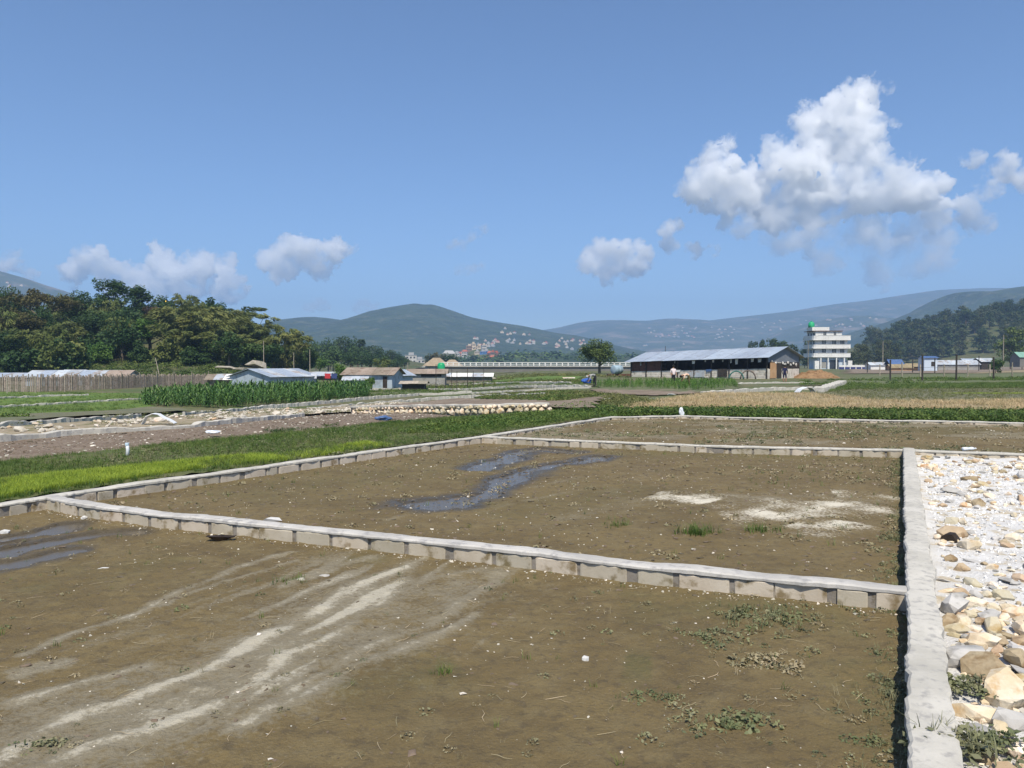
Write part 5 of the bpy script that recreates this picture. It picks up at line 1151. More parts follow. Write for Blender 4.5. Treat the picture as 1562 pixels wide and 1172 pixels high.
# --- the white four-storey building
BY = 276.0; bx0 = (1246 - CX) / FPX * BY; sc_ = BY / FPX
wb = thing('white_building', 'white four-storey house with balcony bands, far right of centre', 'building', (bx0, BY, 0)); Wd = 46 * sc_
ZL = [0, 4.4, 7.5, 10.5]; ZT = [4.4, 7.5, 10.5, 13.5]
for k in range(4):
    w = Wd if k < 3 else Wd * .82
    MB().box(-.6 if k else .3, w - (0 if k else .3), 0, 8, ZL[k] + (0.004 if k else -1), ZT[k] - .004).build('storey', M_wpaint if k else M_blued, wb)
    if k: MB().box(-1.9, (Wd + .7), -1.2, 8.3, ZL[k] - .22, ZL[k] - .01).build('floor_slab', M_wpaint, wb)
for k in (1, 2, 3):   # balcony parapets, rounded at the left
    z0, z1 = ZL[k], ZL[k] + (1.25 if k < 3 else 1.45); pts = [(Wd + .68, -1.15), (.2, -1.15), (-.7, -1.0), (-1.35, -.5), (-1.7, .5), (-1.8, 2.0), (-1.8, 8.2)]
    mb = MB()
    for (xa, ya), (xb, yb) in zip(pts[:-1], pts[1:]):
        d = Vector((xb - xa, yb - ya, 0)).normalized(); nn = Vector((-d.y, d.x, 0)) * .12
        mb.hexa([(xa, ya, z0), (xb, yb, z0), (xb - nn.x, yb - nn.y, z0), (xa - nn.x, ya - nn.y, z0), (xa, ya, z1), (xb, yb, z1), (xb - nn.x, yb - nn.y, z1), (xa - nn.x, ya - nn.y, z1)])
    pp_ = mb.build('balcony', M_wpaint, wb)
    MB().box(-.1, Wd + .74, -1.24, -1.1, z1, z1 + .09).build('handrail', M_wpaint, pp_)
def bwin(x0, x1, z0, z1, nl):
    f = MB().box(x0 - .08, x1 + .08, -.05, .04, z0 - .08, z1 + .08).build('window', M_wpaint, wb); w = (x1 - x0) / nl
    for q in range(nl): MB().box(x0 + q * w + .05, x0 + (q + 1) * w - .05, -.07, -.045, z0, z1).build('pane', M_glass, f)
for k in (1, 2):
    for xa in (1253, 1268.5, 1281): bwin((xa - 1246) * sc_, (xa + 6.5 - 1246) * sc_, ZL[k] + 1.15, ZL[k] + 2.75, 3)
bwin((1255 - 1246) * sc_, (1260 - 1246) * sc_, ZL[3] + 1.3, ZL[3] + 2.7, 2); bwin((1271 - 1246) * sc_, (1275 - 1246) * sc_, ZL[3] + 1.3, ZL[3] + 2.7, 2)
for k in (1, 2, 3):
    for y in (1.5, 4.0, 6.5): f = MB().box(-.66, -.58, y - .6, y + .6, ZL[k] + .9, ZL[k] + 2.5).build('window', M_dconc, wb); MB().box(-.69, -.65, y - .5, y + .5, ZL[k] + 1.0, ZL[k] + 2.4).build('pane', M_glass, f)
MB().box(-1.6, Wd * .84, -.5, 8.4, ZT[3], ZT[3] + .25).build('roof_slab', mat('brown_fascia', (.12, .07, .06), (.15, .09, .07), 2), wb)
MB().box(-1.9, 18 * sc_, -.2, 5, ZT[3] + .25, ZT[3] + 1.5).build('roof_parapet', M_wpaint, wb)
for x in (1.0, 3.6, 6.6, 9.4): MB().box(x - .2, x + .2, -1.05, -.65, -1, 4.2).build('pillar', M_wpaint, wb)
MB().box(4.6, 7.8, -.06, .02, 0, 3.2).build('entrance', M_glass, wb); MB().box(.8, 3.4, -.06, .02, .3, 2.6).build('shop_shutter', M_conc, wb); MB().box(8.2, 10.2, -.06, .02, .3, 2.6).build('shop_shutter', M_blued, wb)
MB().box(-1.4, .2, -1.6, -.2, -1, 2.9).build('stair_block', M_wpaint, wb); MB().box(Wd - .3, Wd + 1.2, -1.5, .2, -1, 3.0).build('gate_pillar', M_wpaint, wb)
tk = thing('water_tank', 'green round water tank on the roof of the white building', 'tank', (bx0 - 1.2, BY + 2.5, ZT[3] + 1.5)); MB().lathe([(1.0, 0), (1.08, .15), (1.08, .6), (1.12, .66), (1.08, .72), (1.08, 1.3), (.9, 1.75), (.45, 2.0), (.3, 2.15)], 16).build('body', M_green, tk, True); MB().lathe([(.34, 2.13), (.34, 2.25), (.1, 2.3)], 12).build('lid', M_green, tk)
fw = thing('compound_wall', 'low white and navy compound wall in front of the white building', 'wall', (bx0 + 2.0, BY - 14, -.2))
for k in range(6): MB().box(k * 1.95, k * 1.95 + 1.7, -.1, .1, .0, .95).build('navy_panel', M_navy, fw); MB().box(k * 1.95 + 1.7, k * 1.95 + 1.95, -.14, .14, 0, 1.7).build('pillar', M_wpaint, fw)
MB().box(0, 11.7, -.12, .12, .95, 1.6).build('upper_wall', M_wpaint, fw)

# --- the bridge
RY = 200.0; bg_ = thing('bridge', 'long low concrete girder bridge with a white railing in mid distance', 'bridge', (0, RY, 0)); bxa, bxb = (672 - CX) / FPX * RY, (1000 - CX) / FPX * RY
MB().box(bxa, bxb, 0, 7, 1.02, 1.25).build('deck', M_conc, bg_); MB().box(bxa, bxb, .35, 6.6, -.35, 1.018).build('girder', M_dconc, bg_)
for px in (803, 893, 965): xm = (px - CX) / FPX * RY; MB().box(xm - .9, xm + .9, .6, 6.2, -3, -.352).build('pier', M_conc, bg_)
rail = MB().box(bxa, bxb, .05, .25, 2.05, 2.22).build('railing', M_wpaint, bg_); MB().box(bxa, bxb, .08, .22, 1.62, 1.72).build('lower_rail', M_wpaint, rail); MB().box(bxa, bxb, .03, .3, 1.252, 1.36).build('kerb', M_wpaint, bg_)
pm = MB().box(-.14, .14, .0, .30, 1.36, 2.06).mesh('railing_post', M_wpaint)
for k in range(38): link('railing_post', pm, rail, (bxa + .3 + k * (bxb - bxa - .6) / 37, 0, 0))

# --- left: bamboo picket fence and the low poultry sheds
fl = [G(a, b) for a, b in [(-60, 599), (60, 597), (170, 593), (250, 589), (325, 586)]]
fe = thing('picket_fence', 'long grey bamboo picket fence at the foot of the knoll', 'fence'); q, tot = resample(fl, .16); rr = np.random.default_rng(6); n = len(q)
hgt = (1.75 - .35 * np.arange(n) / n) * rr.uniform(.85, 1.08, n)
scatter('picket', [(np.array(MB().box(-.06, .06, -.025, .025, 0, 1).v), np.array([[0, 3, 2, 1], [4, 5, 6, 7], [0, 1, 5, 4], [1, 2, 6, 5], [2, 3, 7, 6], [3, 0, 4, 7]]))], np.column_stack([q, terr(q[:, 0], q[:, 1]) - .1]), np.column_stack([rr.uniform(.7, 1.25, n), np.ones(n), hgt + .1]), rr.normal(0, .08, n) + .25, M_wood, parent=fe, kind='stuff')
for k in range(2):
    for a_, b_ in zip(fl[:-1], fl[1:]): MB().tube([(a_[0], a_[1] + .06, a_[2] + .5 + .8 * k), (b_[0], b_[1] + .06, b_[2] + .5 + .7 * k)], .03, 5).build('cross_rail', M_woodo, fe)
for k in range(0, n, 22): MB().tube([(q[k, 0], q[k, 1] - .08, q[k, 1] * 0 - 1.3), (q[k, 0] + .03, q[k, 1] - .08, float(terr(*q[k])) + 1.85)], .05, 6).build('post', M_woodo, fe)
for k, (px, top, base) in enumerate([(11, 577, 601), (54, 575, 600), (99, 571, 597)]):
    g = G(px, base); zt = P(px, top, g[1])[2]; tag(MB().tube([(0, 0, -.3), (.02, 0, zt - g[2])], .055, 6).build('stake', M_woodo, None, loc=g), ['pale stake in front of the fence, left of the goal-like frame', 'tallest pale stake in front of the left fence', 'pale stake in front of the fence, right of the tallest'][k], 'stake')
shed('poultry_shed', 'low tin-roofed shed cut by the left edge', 0, 108, -1.3, 9, 5, 1.35, 1.85, .1, M_wood, [M_tinold, M_tin], 6)
shed('poultry_shed', 'long low poultry shed with grey tin roof behind the bamboo fence', 128, 104, -1.3, 12.5, 5.5, 1.45, 2.25, .12, M_bluetin, [M_tinold, M_tin, M_tinold, M_tinold, M_tin, M_tinold, M_rust, M_rust], 8)
shed('small_shed', 'small shed with patched tin roof at the right end of the bamboo fence', 352, 92, -1.1, 4.6, 3.6, 1.15, 1.7, .15, M_wood, [M_rust, M_tinold, M_wpaint, M_tinold], 5, doors=((.6, .7, 1.0),))
shed('grey_shed', 'large blue-grey tin shed with its gable towards us, behind the maize', 418, 92, -1.1, 7.5, 6.6, 1.5, 2.35, math.radians(62), M_bluetin, [M_tin, M_tinold, M_tin], 6)
shed('brown_roofed_shed', 'blue-grey shed with brown rusty roof right of the maize', 570, 88, -1.05, 5.6, 4.6, 1.75, 2.45, -.12, M_bluetin, M_rust, 7, doors=((2.0, .5, 1.5),))
shed('lean_to', 'small blue-grey lean-to at the left of the brown-roofed shed', 543, 84, -1.05, 2.2, 2.2, 1.2, 1.5, .1, M_bluetin, M_tinold, 3, wins=((-.6, .4, .4, 1.0),))
shed('back_shed', 'small tin shed peeping out right of the brown-roofed shed', 604, 92, -1.05, 2.6, 3, 1.6, 2.2, 1.0, M_bluetin, M_tin, 3)
shed('field_shanty', 'low dark shanty with open front right of the brown-roofed shed', 612 + 20, 84, -1.0, 2.4, 2, .75, .95, 0, M_timber_shade, M_woodo, 3)
shed('scrap_shed', 'patched grey scrap shed with a dark upper gap, below the thatched roofs', 652, 100, -1.05, 4.8, 3.5, 1.7, 2.2, .05, M_conc, M_rust, 4, wins=((.6, 2.6, 1.25, 1.6),))
shed('scrap_shed', 'long low scrap shed with white tin sheet roof at the left end of the bridge', 705, 110, -1.05, 8.5, 3, 1.15, 1.55, -.03, M_wood, [M_wpaint, M_tinold, M_wpaint], 6)
shed('hill_hut', 'tiny dark hut with tin roof on the slope above the fence', 115, 118, float(knoll((115 - CX) / FPX * 118, 118)) + .55, 2.6, 2, 1.0, 1.4, .1, M_timber_shade, M_tinold, 2)
shed('clothesline_hut', 'small pale hut behind the clothesline between the grey sheds', 488, 98, -1.1, 4.5, 3, 1.5, 1.9, 0, M_wood, M_tinold, 3)
for lab, px, col in [('red cloth hanging on the line between the grey sheds', 500, (.45, .04, .05)), ('dark blue cloth hanging right of the red one', 510, (.04, .06, .16)), ('white cloth hanging at the left of the clothesline', 479, (.6, .62, .66))]:
    g = P(px, 573, 93); tag(MB().hexa([(-.35, -.02, -.6), (.3, -.03, -.62), (.3, .02, -.62), (-.35, .02, -.6), (-.38, -.01, 0), (.36, -.01, -.03), (.36, .01, -.03), (-.38, .01, 0)]).build('laundry', mat('laundry', col, col, 2), None, loc=(g[0], 93, g[2] + .25)), lab, 'cloth')
def pole(label, px, top, base_z, Y, rad=.07, m=None, lean=0, name='pole', cat='pole'):
    p = P(px, top, Y); return tag(MB().tube([(0, 0, 0), (lean * .5, 0, (p[2] - base_z) * .5), (lean, 0, p[2] - base_z)], [rad, rad, rad * .7], 6).build(name, m or M_woodo, None, loc=(p[0] - lean, Y, base_z)), label, cat)
for lab, px, top, Y in [('thin pole on the slope left of the grey shed', 402, 520, 130), ('taller of two thin poles right of the grey shed', 472.5, 533, 110), ('shorter of two thin poles right of the grey shed', 448, 538, 110), ('grey pole beside the brown-roofed shed', 622, 553, 95), ('leaning pale pole on the grassy slope', 237, 546, 112)]:
    pole(lab, px, top, -1.5, Y, .06, lean=-.9 if 'leaning' in lab else 0)
for k, px in enumerate((665, 679, 689, 697, 713, 722, 738)): pole('thin dark stake before the scrap sheds, number %s from the left' % ['one', 'two', 'three', 'four', 'five', 'six', 'seven'][k], px, [556, 566, 562, 566, 560, 566, 563][k], -1.1, 80 + (k % 3) * 3, .04, M_dpost, name='stake', cat='stake')
for lab, px, w_, h_, Y in [('larger thatched roof left of the town', 666, 40, 3.1, 300), ('smaller thatched roof beside the larger one', 690, 32, 2.4, 310)]:
    p = P(px, 555, Y); o = thing('thatched_house', lab, 'house', (p[0], Y, -1.5)); ww = w_ * Y / FPX / 2
    MB().box(-ww * .8, ww * .8, -3, 3, 0, 2.6).build('wall', M_conc, o); MB().hexa([(-ww, -4, 2.5), (ww, -4, 2.5), (ww, 4, 2.5), (-ww, 4, 2.5), (-ww * .25, -.4, 2.6 + h_), (ww * .25, -.4, 2.6 + h_), (ww * .25, .4, 2.6 + h_), (-ww * .25, .4, 2.6 + h_)]).build('roof', M_thatch, o)
o = thing('green_tank', 'green plastic tank between the thatched roofs and the sheds', 'tank', (P(673, 560, 120)[0], 120, .6)); MB().lathe([(.55, 0), (.6, .1), (.6, 1.1), (.4, 1.4), (.15, 1.45)], 12).build('body', M_green, o, True); MB().box(-.6, .6, -.6, .6, -1.8, -.01).build('stand', M_timber_shade, o)
# golden spire of the hilltop shrine
p = P(253, 471, 200); o = thing('shrine_spire', 'golden spire of a shrine showing above the knoll trees', 'spire', (p[0], 200, p[2] - 6)); MB().box(-1.2, 1.2, -1.2, 1.2, 0, 6).build('base', M_wpaint, o); MB().lathe([(.85, 6.0), (.9, 6.3), (.75, 6.9), (.5, 7.4), (.2, 7.9), (.05, 8.3)], 14).build('pinnacle', M_gold, o, True)
# rock ledges at the right foot of the knoll
for k, (px, py, sx, sy, sz) in enumerate([(372, 553, 7, 3, 2.2), (392, 549, 4, 3, 2.6), (345, 557, 5, 2.5, 1.2)]):
    g = P(px, py, 118); tag(link('rock_ledge', facet(ROCKF[k], 'rock_ledge', mat('ledge_rock', (.30, .27, .22), (.42, .38, .31), .5, c3=(.20, .19, .12), s3=.9, bump=.8, bscale=2, dist=.2)), None, g - np.array([0, 0, sz * .3]), (0, .1, .3 * k), (sx, sy, sz)), ['broad pale rock ledge at the right foot of the knoll', 'highest rock ledge, right of the broad one', 'low rock ledge left of the broad one'][k], 'rock')
# ------------------------------------------------------------------ right background: post fence, low sheds, poles
def fpost(label, px, top, base, m, rad=.06):
    g = G(px, base); zt = P(px, top, g[1])[2]; return tag(MB().tube([(0, 0, -.3), (random.uniform(-.04, .04), 0, zt - g[2])], rad, 6).build('fence_post', m, None, loc=g), label, 'post')
for k, (px, top, base) in enumerate([(1358, 549, 580), (1407, 541, 581), (1458.5, 541, 581), (1515.6, 545, 579.5)]): fpost(['first', 'second', 'third', 'fourth'][k] + ' tall dark post in the near row, counted from the left', px, top, base, M_dpost, .09)
for k, (px, top, base) in enumerate([(1323, 549, 569), (1392, 549, 569), (1426, 546, 569.5), (1493, 543, 566), (1559, 546, 564)]): fpost(['first', 'second', 'third', 'fourth', 'fifth'][k] + ' dark post in the back row, counted from the left', px, top, base, M_dpost, .1)
for k, (px, top, base) in enumerate([(1342, 556, 573), (1376, 553, 575), (1404, 556, 575.5), (1440, 556, 574.5), (1476, 557, 574.5), (1510, 556, 574), (1544, 553, 575)]): fpost(['first', 'second', 'third', 'fourth', 'fifth', 'sixth', 'seventh'][k] + ' pale wooden post in the right field, from the left', px, top, base, M_woodo, .09)
def wire(px0, px1, ya, yb, label):
    a, b = G(px0, ya), G(px1, yb); mb = MB()
    mb.tube([(a[0], a[1], a[2] + 1.5), ((a[0] + b[0]) / 2, (a[1] + b[1]) / 2, (a[2] + b[2]) / 2 + 1.42), (b[0], b[1], b[2] + 1.5)], .012, 4); return tag(mb.build('wire', M_dpost), label, 'wire')
wire(1358, 1515.6, 580, 579.5, 'thin wire strung along the near row of dark posts')
shed('blue_shed', 'small pale blue shed with flat dark roof behind the right-hand fence', 1415, 200, -.2, 3.4, 3, 3.6, 4.0, 0, M_blued, M_tarp, 2, wins=((.6, 1.0, 1.4, 2.6),))
shed('tarp_shelter', 'blue tarpaulin shelter left of the small blue shed', 1364, 210, -.2, 3.4, 3, 2.0, 3.2, 0, M_timber_shade, M_tarp, 2)
shed('yellow_shelter', 'cream-coloured sheet shelter under the blue tarpaulin', 1372, 204, -.3, 5.6, 2.5, 1.2, 2.0, 0, M_orange, M_wheat, 3)
shed('yellow_shelter', 'cream-coloured sheet shelter against the small blue shed', 1394, 205, -.3, 4, 2.5, 1.5, 2.2, 0, M_orange, M_wheat, 3)
shed('long_white_shed', 'long low shed with white roof right of the small blue shed', 1456, 230, -.3, 12, 5, 2.0, 3.2, -.06, M_conc, M_tinold, 6)
shed('long_white_shed', 'farther white-roofed shed near the right edge', 1483, 250, .3, 7, 5, 2.0, 3.2, 0, M_conc, M_tin, 4)
shed('dark_shed', 'small dark shed under the light green roadside tree', 1500, 240, .2, 5, 4, 2.4, 3.4, .2, M_timber_shade, M_tinold, 3)
shed('green_roofed_shed', 'green-roofed shed cut by the right edge', 1562, 235, 1.2, 6, 4, 2.8, 4.2, .1, M_dconc, mat('green_roof', (.16, .30, .24), (.20, .36, .29), 1), 4)
shed('low_white_shed', 'low white shed just right of the white building', 1336, 240, -.3, 5, 4, 1.8, 2.6, 0, M_wpaint, M_tinold, 3)
pole('pale electricity pole at the foot of the wooded rise', 1347, 521, -.5, 240, .14); pole('pale electricity pole beside the light green roadside tree', 1531, 511, -.5, 230, .14); pole('slim pole left of the white building', 1233, 520, -.5, 260, .12)
pole('slim dark mast behind the long shed roof', 1015, 528, -1, 320, .15, M_dpost)
for lab, px, py, s in [('white scrap lying in the weeds left of the wheat plot', 925, 610, (.9, .5, .22)), ('white scrap in front of the bending person', 888, 613, (.7, .4, .2)), ('white scrap beside the kerb above the wheat', 1024, 603, (.9, .5, .2)), ('pale block at the end of the kerb beside the white sheet', 1245, 596, (.9, .7, .7)), ('white scrap on the earth step', 990, 609, (.8, .4, .15)), ('pale boulder in the weeds below the bridge', 752, 579, (2.2, 1.4, .7)), ('pale boulder pile left of the bending person', 868, 578, (2.6, 1.4, .6)), ('pale rubble pile at the left end of the bridge', 750 - 12, 580, (1.8, 1.2, .5))]:
    g = G(px, py); tag(link('scrap' if 'scrap' in lab else 'boulder', facet(ROCKF[hash_(lab) % 8], 'scrap', M_wpaint if 'scrap' in lab else M_pale), None, g + [0, 0, s[2] * .25], (0, 0, .4), s), lab, 'scrap' if 'scrap' in lab else 'stone')
# white pipe stub in the grass bank, rubbish
g = G(194, 692, .15); pb = thing('pipe_stub', 'short white pipe standing upright in the grass on the left', 'pipe', g); mb = MB().tube([(0, 0, -.1), (.012, 0, .08), (.0, 0, .19)], .032, 10); mb.build('pipe', M_white, pb, True); MB().lathe([(.036, .15), (.038, .17), (.038, .20), (.03, .205)], 10).build('collar', mat('pale_blue_pvc', (.5, .62, .70), (.55, .66, .74), 3), pb)
def bag(label, px, py, z, s, m, name='plastic_bag', cat='bag', seed=0):
    g = GZ(px, py, z) if z is not None else G(px, py, .15); bm = bmesh.new(); bmesh.ops.create_icosphere(bm, subdivisions=3, radius=.5); r = random.Random(seed)
    vv = np.array([v.co[:] for v in bm.verts]); d = .55 + .9 * vn3(vv * 3 + seed, 2) + .35 * vn3(vv * 8 + seed, 1)
    for v, q in zip(bm.verts, d): v.co *= q
    me = bpy.data.meshes.new(name); bm.to_mesh(me); bm.free(); me.materials.append(m); return tag(link(name, me, None, g + np.array([0, 0, s[2] * .4]), (0, 0, .5), s), label, cat)
M_film = mat('clear_plastic', (.60, .64, .68), (.72, .75, .78), 8, rough=.25, spec=.6)
bag('crumpled white plastic bag lying on the far wall', 1040, 634, .16, (.14, .11, .24), M_film, seed=1)
bag('crumpled blue plastic bag on the edge of the soil field', 584, 641, None, (.4, .25, .14), M_tarp, seed=2)
bag('small pale blue plastic scrap in the soil field', 325, 661, None, (.3, .2, .08), M_film, seed=3)
g = GZ(1478, 688, .155); bo = thing('plastic_bottle', 'crushed clear plastic bottle lying on the wall by the gravel lot', 'bottle', (g[0], g[1], .195), .3)
MB().lathe([(.02, -.16), (.036, -.155), (.038, -.08), (.030, -.02), (.036, .04), (.036, .09), (.015, .14), (.013, .155)], 12).build('body', M_film, bo, True, rot=(0, math.pi / 2, 0)); MB().lathe([(.017, .155), (.017, .175)], 10).build('cap', M_white, bo, rot=(0, math.pi / 2, 0))
g = GZ(410, 791, .155); tag(link('stone', facet(ROCKF[3], 'stone', M_chip), None, (g[0], g[1] + .1, .12), (0, 0, .2), (.3, .16, .12)), 'white stone lying against the back of the front wall', 'stone')

# ------------------------------------------------------------------ people
def person(label, loc, rz, J, mats, zcut):
    """J: joint -> (pos, radius); one continuous skinned body; mats = shirt, trousers, skin, hair"""
    E = [('pelvis', 'belly'), ('belly', 'chest'), ('chest', 'neck'), ('neck', 'chin'), ('chin', 'head')]
    for s in 'LR': E += [('pelvis', 'hip' + s), ('hip' + s, 'knee' + s), ('knee' + s, 'ankle' + s), ('ankle' + s, 'toe' + s), ('chest', 'sho' + s), ('sho' + s, 'elb' + s), ('elb' + s, 'wri' + s), ('wri' + s, 'hand' + s)]
    names = list(J); me = bpy.data.meshes.new('person'); me.from_pydata([J[k][0] for k in names], [(names.index(a), names.index(b)) for a, b in E], [])
    o = link('person', me, None, loc, (0, 0, rz)); sm = o.modifiers.new('s', 'SKIN'); sd = me.skin_vertices[0].data
    for k, nme in enumerate(names): rd = J[nme][1]; sd[k].radius = (rd, rd) if not hasattr(rd, '__len__') else rd; sd[k].use_root = nme == 'pelvis'
    su = o.modifiers.new('d', 'SUBSURF'); su.levels = su.render_levels = 2
    ev = o.evaluated_get(bpy.context.evaluated_depsgraph_get()); m2 = bpy.data.meshes.new_from_object(ev); o.modifiers.clear(); o.data = m2
    m2.materials.clear()
    for m in mats[:3]: m2.materials.append(m)
    pts = {k: Vector(J[k][0]) for k in J}
    def segd(p, a, b):
        d = pts[b] - pts[a]; t = max(0, min(1, (p - pts[a]).dot(d) / max(1e-9, d.dot(d)))); return (p - pts[a] - d * t).length
    for f in m2.polygons:
        p = f.center; best = min(E, key=lambda e: segd(p, *e)); nme = best[1]
        f.material_index = 2 if nme in ('chin', 'head') or nme.startswith(('hand', 'wri')) else (zcut if nme.startswith(('ankle', 'toe')) else 1 if nme.startswith(('hip', 'knee')) else 0); f.use_smooth = True
    h = pts['head']; c = pts['chin']; up = (h - pts['neck']).normalized()
    hm = MB(); prof = [(.10, -.02), (.118, .05), (.112, .10), (.08, .145), (.02, .165)]; hm.lathe(prof, 12)
    hr_ = link('hair', hm.mesh('hair', mats[3], True), o, h - up * .04, up.to_track_quat('Z', 'Y').to_euler())
    return tag(o, label, 'person')
def stand(sway=0): return {'pelvis': ((0, 0, .92), .15), 'belly': ((0, 0, 1.08), .14), 'chest': ((0, .01, 1.32), (.19, .13)), 'neck': ((0, 0, 1.47), .06), 'chin': ((0, -.02, 1.54), .075), 'head': ((0, -.01, 1.66), .095),
    'hipL': ((-.1, 0, .86), .1), 'kneeL': ((-.11, -.02 - sway, .48), .07), 'ankleL': ((-.11, .01, .09), .05), 'toeL': ((-.12, -.14, .04), .045), 'hipR': ((.1, 0, .86), .1), 'kneeR': ((.11, -.02 + sway, .48), .07), 'ankleR': ((.12, .03, .09), .05), 'toeR': ((.13, -.12, .04), .045),
    'shoL': ((-.2, 0, 1.38), .06), 'elbL': ((-.26, .02, 1.12), .045), 'wriL': ((-.25, -.1, .92), .035), 'handL': ((-.24, -.14, .84), .035), 'shoR': ((.2, 0, 1.38), .06), 'elbR': ((.26, .02, 1.12), .045), 'wriR': ((.25, -.1, .92), .035), 'handR': ((.24, -.14, .84), .035)}
def bent(k=1.0): return {'pelvis': ((0, .1, .86), .15), 'belly': ((0, -.05, .98), .14), 'chest': ((0, -.3, .98), (.18, .13)), 'neck': ((0, -.44, .92), .06), 'chin': ((0, -.52, .88), .075), 'head': ((0, -.6, .82), .095),
    'hipL': ((-.1, .1, .8), .1), 'kneeL': ((-.13, .02, .45), .07), 'ankleL': ((-.13, .08, .09), .05), 'toeL': ((-.14, -.07, .04), .045), 'hipR': ((.1, .1, .8), .1), 'kneeR': ((.13, .06, .45), .07), 'ankleR': ((.13, .12, .09), .05), 'toeR': ((.14, -.03, .04), .045),
    'shoL': ((-.2, -.34, .92), .06), 'elbL': ((-.23, -.4, .66), .045), 'wriL': ((-.18, -.5, .46), .035), 'handL': ((-.16, -.54, .38), .035), 'shoR': ((.2, -.34, .92), .06), 'elbR': ((.23, -.42, .66), .045), 'wriR': ((.16, -.52, .46), .035), 'handR': ((.14, -.56, .38), .035)}
def cm(n, c): return mat(n, c, c, 3)
M_skin = cm('skin', (.33, .19, .12)); M_hair = cm('black_hair', (.012, .010, .009)); M_dk = cm('dark_cloth', (.02, .02, .026))
g = G(1027, 588); person('person in a pale pink top and dark trousers standing in the maize patch', (g[0], g[1], 0), .3, stand(.03), (cm('pale_pink_cloth', (.72, .62, .62)), M_dk, M_skin, M_hair), 1)
g = G(1049, 589); person('person in a peach top bending over in the maize patch', (g[0], g[1], 0), -1.4, bent(), (cm('peach_cloth', (.68, .45, .33)), cm('olive_cloth', (.12, .10, .04)), M_skin, M_hair), 1)
g = G(1197, 584); person('person in a navy top and brown shorts standing by the shed door', (g[0], g[1], 0), 2.6, stand(.05), (cm('navy_cloth', (.018, .02, .06)), cm('navy_shorts', (.02, .02, .05)), M_skin, M_hair), 2)
g = G(906, 590); person('person in grey bending over a blue bundle at the end of the kerb', (g[0], g[1], float(terr(g[0], g[1]))), -1.3, bent(), (cm('grey_cloth', (.30, .30, .29)), M_dk, M_skin, cm('grey_cap', (.35, .35, .34))), 1)
g = G(895, 588); b_ = thing('bundle', 'bright blue cloth bundle in front of the bending person in grey', 'bundle', (g[0], g[1], g[2] + .05)); bg2 = bag('x', 895, 588, None, (.75, .45, .38), mat('blue_cloth', (.03, .09, .36), (.05, .13, .44), 3), seed=9); bg2.parent = b_; bg2.location = (0, 0, .35); bg2.name = 'wrap'
for kk in ('label', 'category'): del bg2[kk]
MB().tube([(-.3, 0, .12), (.35, .1, .15)], .05, 6).build('handle', M_orange, b_)

# ------------------------------------------------------------------ the town on the slope and the scattered hill houses
from mathutils.bvhtree import BVHTree
hill('town_rise', [(620, 558), (680, 553), (705, 543), (722, 533), (745, 531), (760, 541), (800, 551), (840, 557)], 960, 150, M_slope, seed=9, nxs=60, nys=20, foot=-1.5)
def bvh(key):
    V, _ = HILLS[key]; ny, nx_, _ = V.shape; i, j = np.meshgrid(np.arange(nx_ - 1), np.arange(ny - 1)); a = (j * nx_ + i).ravel()
    return BVHTree.FromPolygons([tuple(v) for v in V.reshape(-1, 3)], [tuple(int(z) for z in f) for f in np.stack([a, a + 1, a + nx_ + 1, a + nx_], 1)])
HC = [cm('house_white', (.50, .48, .45)), cm('house_cream', (.60, .50, .38)), cm('house_red', (.34, .13, .09)), cm('house_blue', (.08, .20, .45)), cm('house_pink', (.58, .38, .32)), cm('house_brown', (.24, .17, .13)), cm('house_grey', (.40, .40, .40))]
RC = [cm('roof_red', (.36, .12, .08)), cm('roof_grey', (.35, .35, .35)), cm('roof_tan', (.50, .42, .33))]
HM = {}
def house_parts(w, d, h, ci, ri, hip, dp=8):
    key = (w, d, h, ci, ri, hip, dp)
    if key not in HM:
        wl = MB().box(-w / 2, w / 2, -d / 2, d / 2, -dp, h).mesh('wall', HC[ci])
        rf = MB().hexa([(-w * .55, -d * .55, h + .01), (w * .55, -d * .55, h + .01), (w * .55, d * .55, h + .01), (-w * .55, d * .55, h + .01), (-w * .3, -.2, h + 2.2), (w * .3, -.2, h + 2.2), (w * .3, .2, h + 2.2), (-w * .3, .2, h + 2.2)]) if hip else MB().box(-w * .53, w * .53, -d * .53, d * .53, h + .01, h + .35).box(-w * .2, w * .25, -d * .2, d * .3, h + .351, h + 2.4)
        wn_ = MB().box(-.7, .7, -.08, .03, 0, 1.3).mesh('window', M_glass); HM[key] = (wl, rf.mesh('roof', RC[ri]), wn_)
    return HM[key]
def house(label, x, y, z, w, d, h, ci, ri, hip, rz=0, group=None, win=True, dp=8):
    o = thing('house', label, 'house', (x, y, z), rz, group); wl, rf, wn_ = house_parts(w, d, h, ci, ri, hip, dp); link('wall', wl, o); link('roof', rf, o)
    if win:
        for fl_ in range(int(h // 3)):
            for xx in (-w * .3, 0, w * .3): link('window', wn_, o, (xx, -d / 2, fl_ * 3 + 1.0))
    return o
CN = ['white', 'cream', 'red-brick', 'blue', 'pink', 'brown', 'grey']
tb = bvh('town_rise9'); rr = random.Random(8)
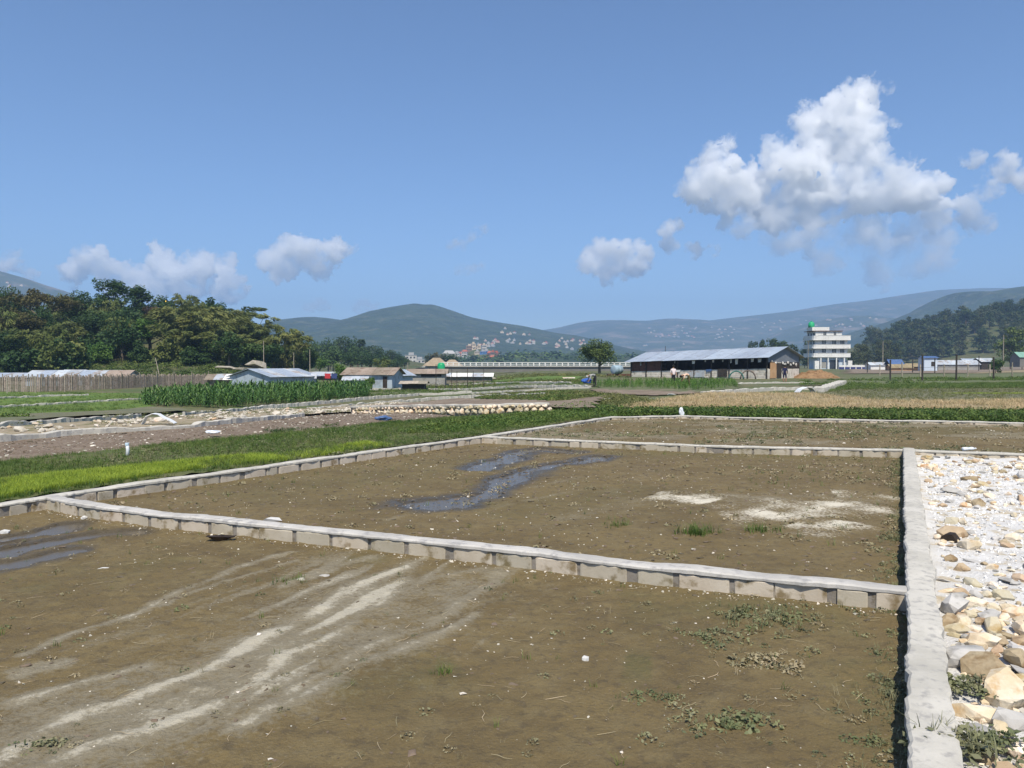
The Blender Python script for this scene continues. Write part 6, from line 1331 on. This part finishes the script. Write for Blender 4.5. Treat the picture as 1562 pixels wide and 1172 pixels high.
TOWN = [(683, 551, 2, 0, 1), (691, 549, 0, 1, 0), (697, 546, 0, 1, 0), (703, 543, 4, 0, 1), (709, 544, 0, 0, 1), (714, 549, 6, 1, 0), (716, 535, 5, 2, 0), (724, 533, 1, 2, 0), (731, 531, 1, 2, 0), (738, 534, 0, 2, 0), (728, 540, 1, 1, 0), (736, 540, 3, 1, 0), (742, 539, 3, 1, 0), (747, 542, 2, 0, 1), (752, 545, 5, 0, 0), (757, 546, 2, 0, 0), (763, 548, 0, 1, 0), (769, 550, 0, 1, 0), (775, 551, 4, 0, 1), (780, 552, 6, 1, 0), (784, 553, 0, 2, 0), (740, 551, 2, 0, 1), (746, 552, 2, 0, 1), (752, 553, 2, 0, 1), (760, 553, 0, 1, 0), (722, 528, 1, 2, 0)]
for k, (px, py, ci, ri, hip) in enumerate(TOWN):
    d = Vector(ray(px, py)); hit = tb.ray_cast(Vector((0, 0, CAMZ)), d.normalized()); Yh = hit[0].y if hit[0] else 950; p = P(px, py, Yh)
    nb = TOWN[k - 1] if k else TOWN[1]
    left = [q for q in TOWN if q[0] < px and q[2] == ci]; nth = ['first', 'second', 'third', 'fourth', 'fifth', 'sixth', 'seventh', 'eighth', 'ninth'][len(left)]
    house('%s %s town house with %s roof, counted from the left' % (nth, CN[ci], ['red', 'grey', 'tan'][ri]), p[0], Yh, p[2] - 3.5, rr.uniform(5.5, 8), 7, rr.choice([6.2, 6.2, 9.3]), ci, ri, hip, rr.uniform(-.2, .3), 'houses of the bridge-end town')
p = P(627, 553, 600); house('tall white house at the right end of the small wood', p[0], 600, -1, 9, 9, 9.3, 0, 1, 0, .1)
p = P(640, 552, 640); house('low white house right of the tall white one', p[0], 640, -1, 9, 8, 6.2, 0, 1, 0, .1)
p = P(650, 554, 640); house('lower white house behind the thatched roofs', p[0], 640, -1, 8, 8, 3.2, 0, 2, 0, .1)
p = P(685, 545, 500); house('small white house above the thatched roofs', p[0], 500, -1, 8, 8, 9.3, 0, 1, 1, .1)
def hillhouses(key, n, boxes, label, group, seed, w=(6, 10)):
    T = bvh(key); r = random.Random(seed); k = 0; tries = 0
    while k < n and tries < 4000:
        tries += 1; x0, x1, y0, y1 = r.choice(boxes); px, py = r.uniform(x0, x1), r.uniform(y0, y1); hit = T.ray_cast(Vector((0, 0, CAMZ)), Vector(ray(px, py)).normalized())
        if not hit[0]: continue
        q = hit[0]; s = round(r.uniform(*w)); house(label, q.x, q.y, q.z, s, s - 1, r.choice([2, 3, 3]), r.choice([0, 0, 1, 1, 4, 6]), r.choice([0, 1, 2, 2]), 0, r.uniform(-.4, .4), group, False, 1.5); k += 1
hillhouses('hill1', 55, [(755, 820, 502, 526), (765, 815, 508, 530), (820, 895, 515, 534), (845, 895, 520, 532), (720, 760, 515, 530)], 'tiny pale house on the right flank of the green mountain', 'houses on the green mountain', 1, (5, 9))
hillhouses('hill2', 60, [(980, 1120, 495, 530), (1000, 1060, 500, 520), (1090, 1130, 500, 520), (1150, 1230, 485, 505)], 'tiny pale house on the far terraced mountain', 'houses on the far mountain', 2, (8, 14))
hillhouses('hill3', 16, [(1235, 1340, 485, 500)], 'tiny pale house on the low ridge behind the white building', 'houses on the low ridge', 3, (8, 13))
hillhouses('hill5', 5, [(5, 40, 425, 440)], 'tiny white house on the distant hill at the far left', 'houses on the far left hill', 4, (8, 12))
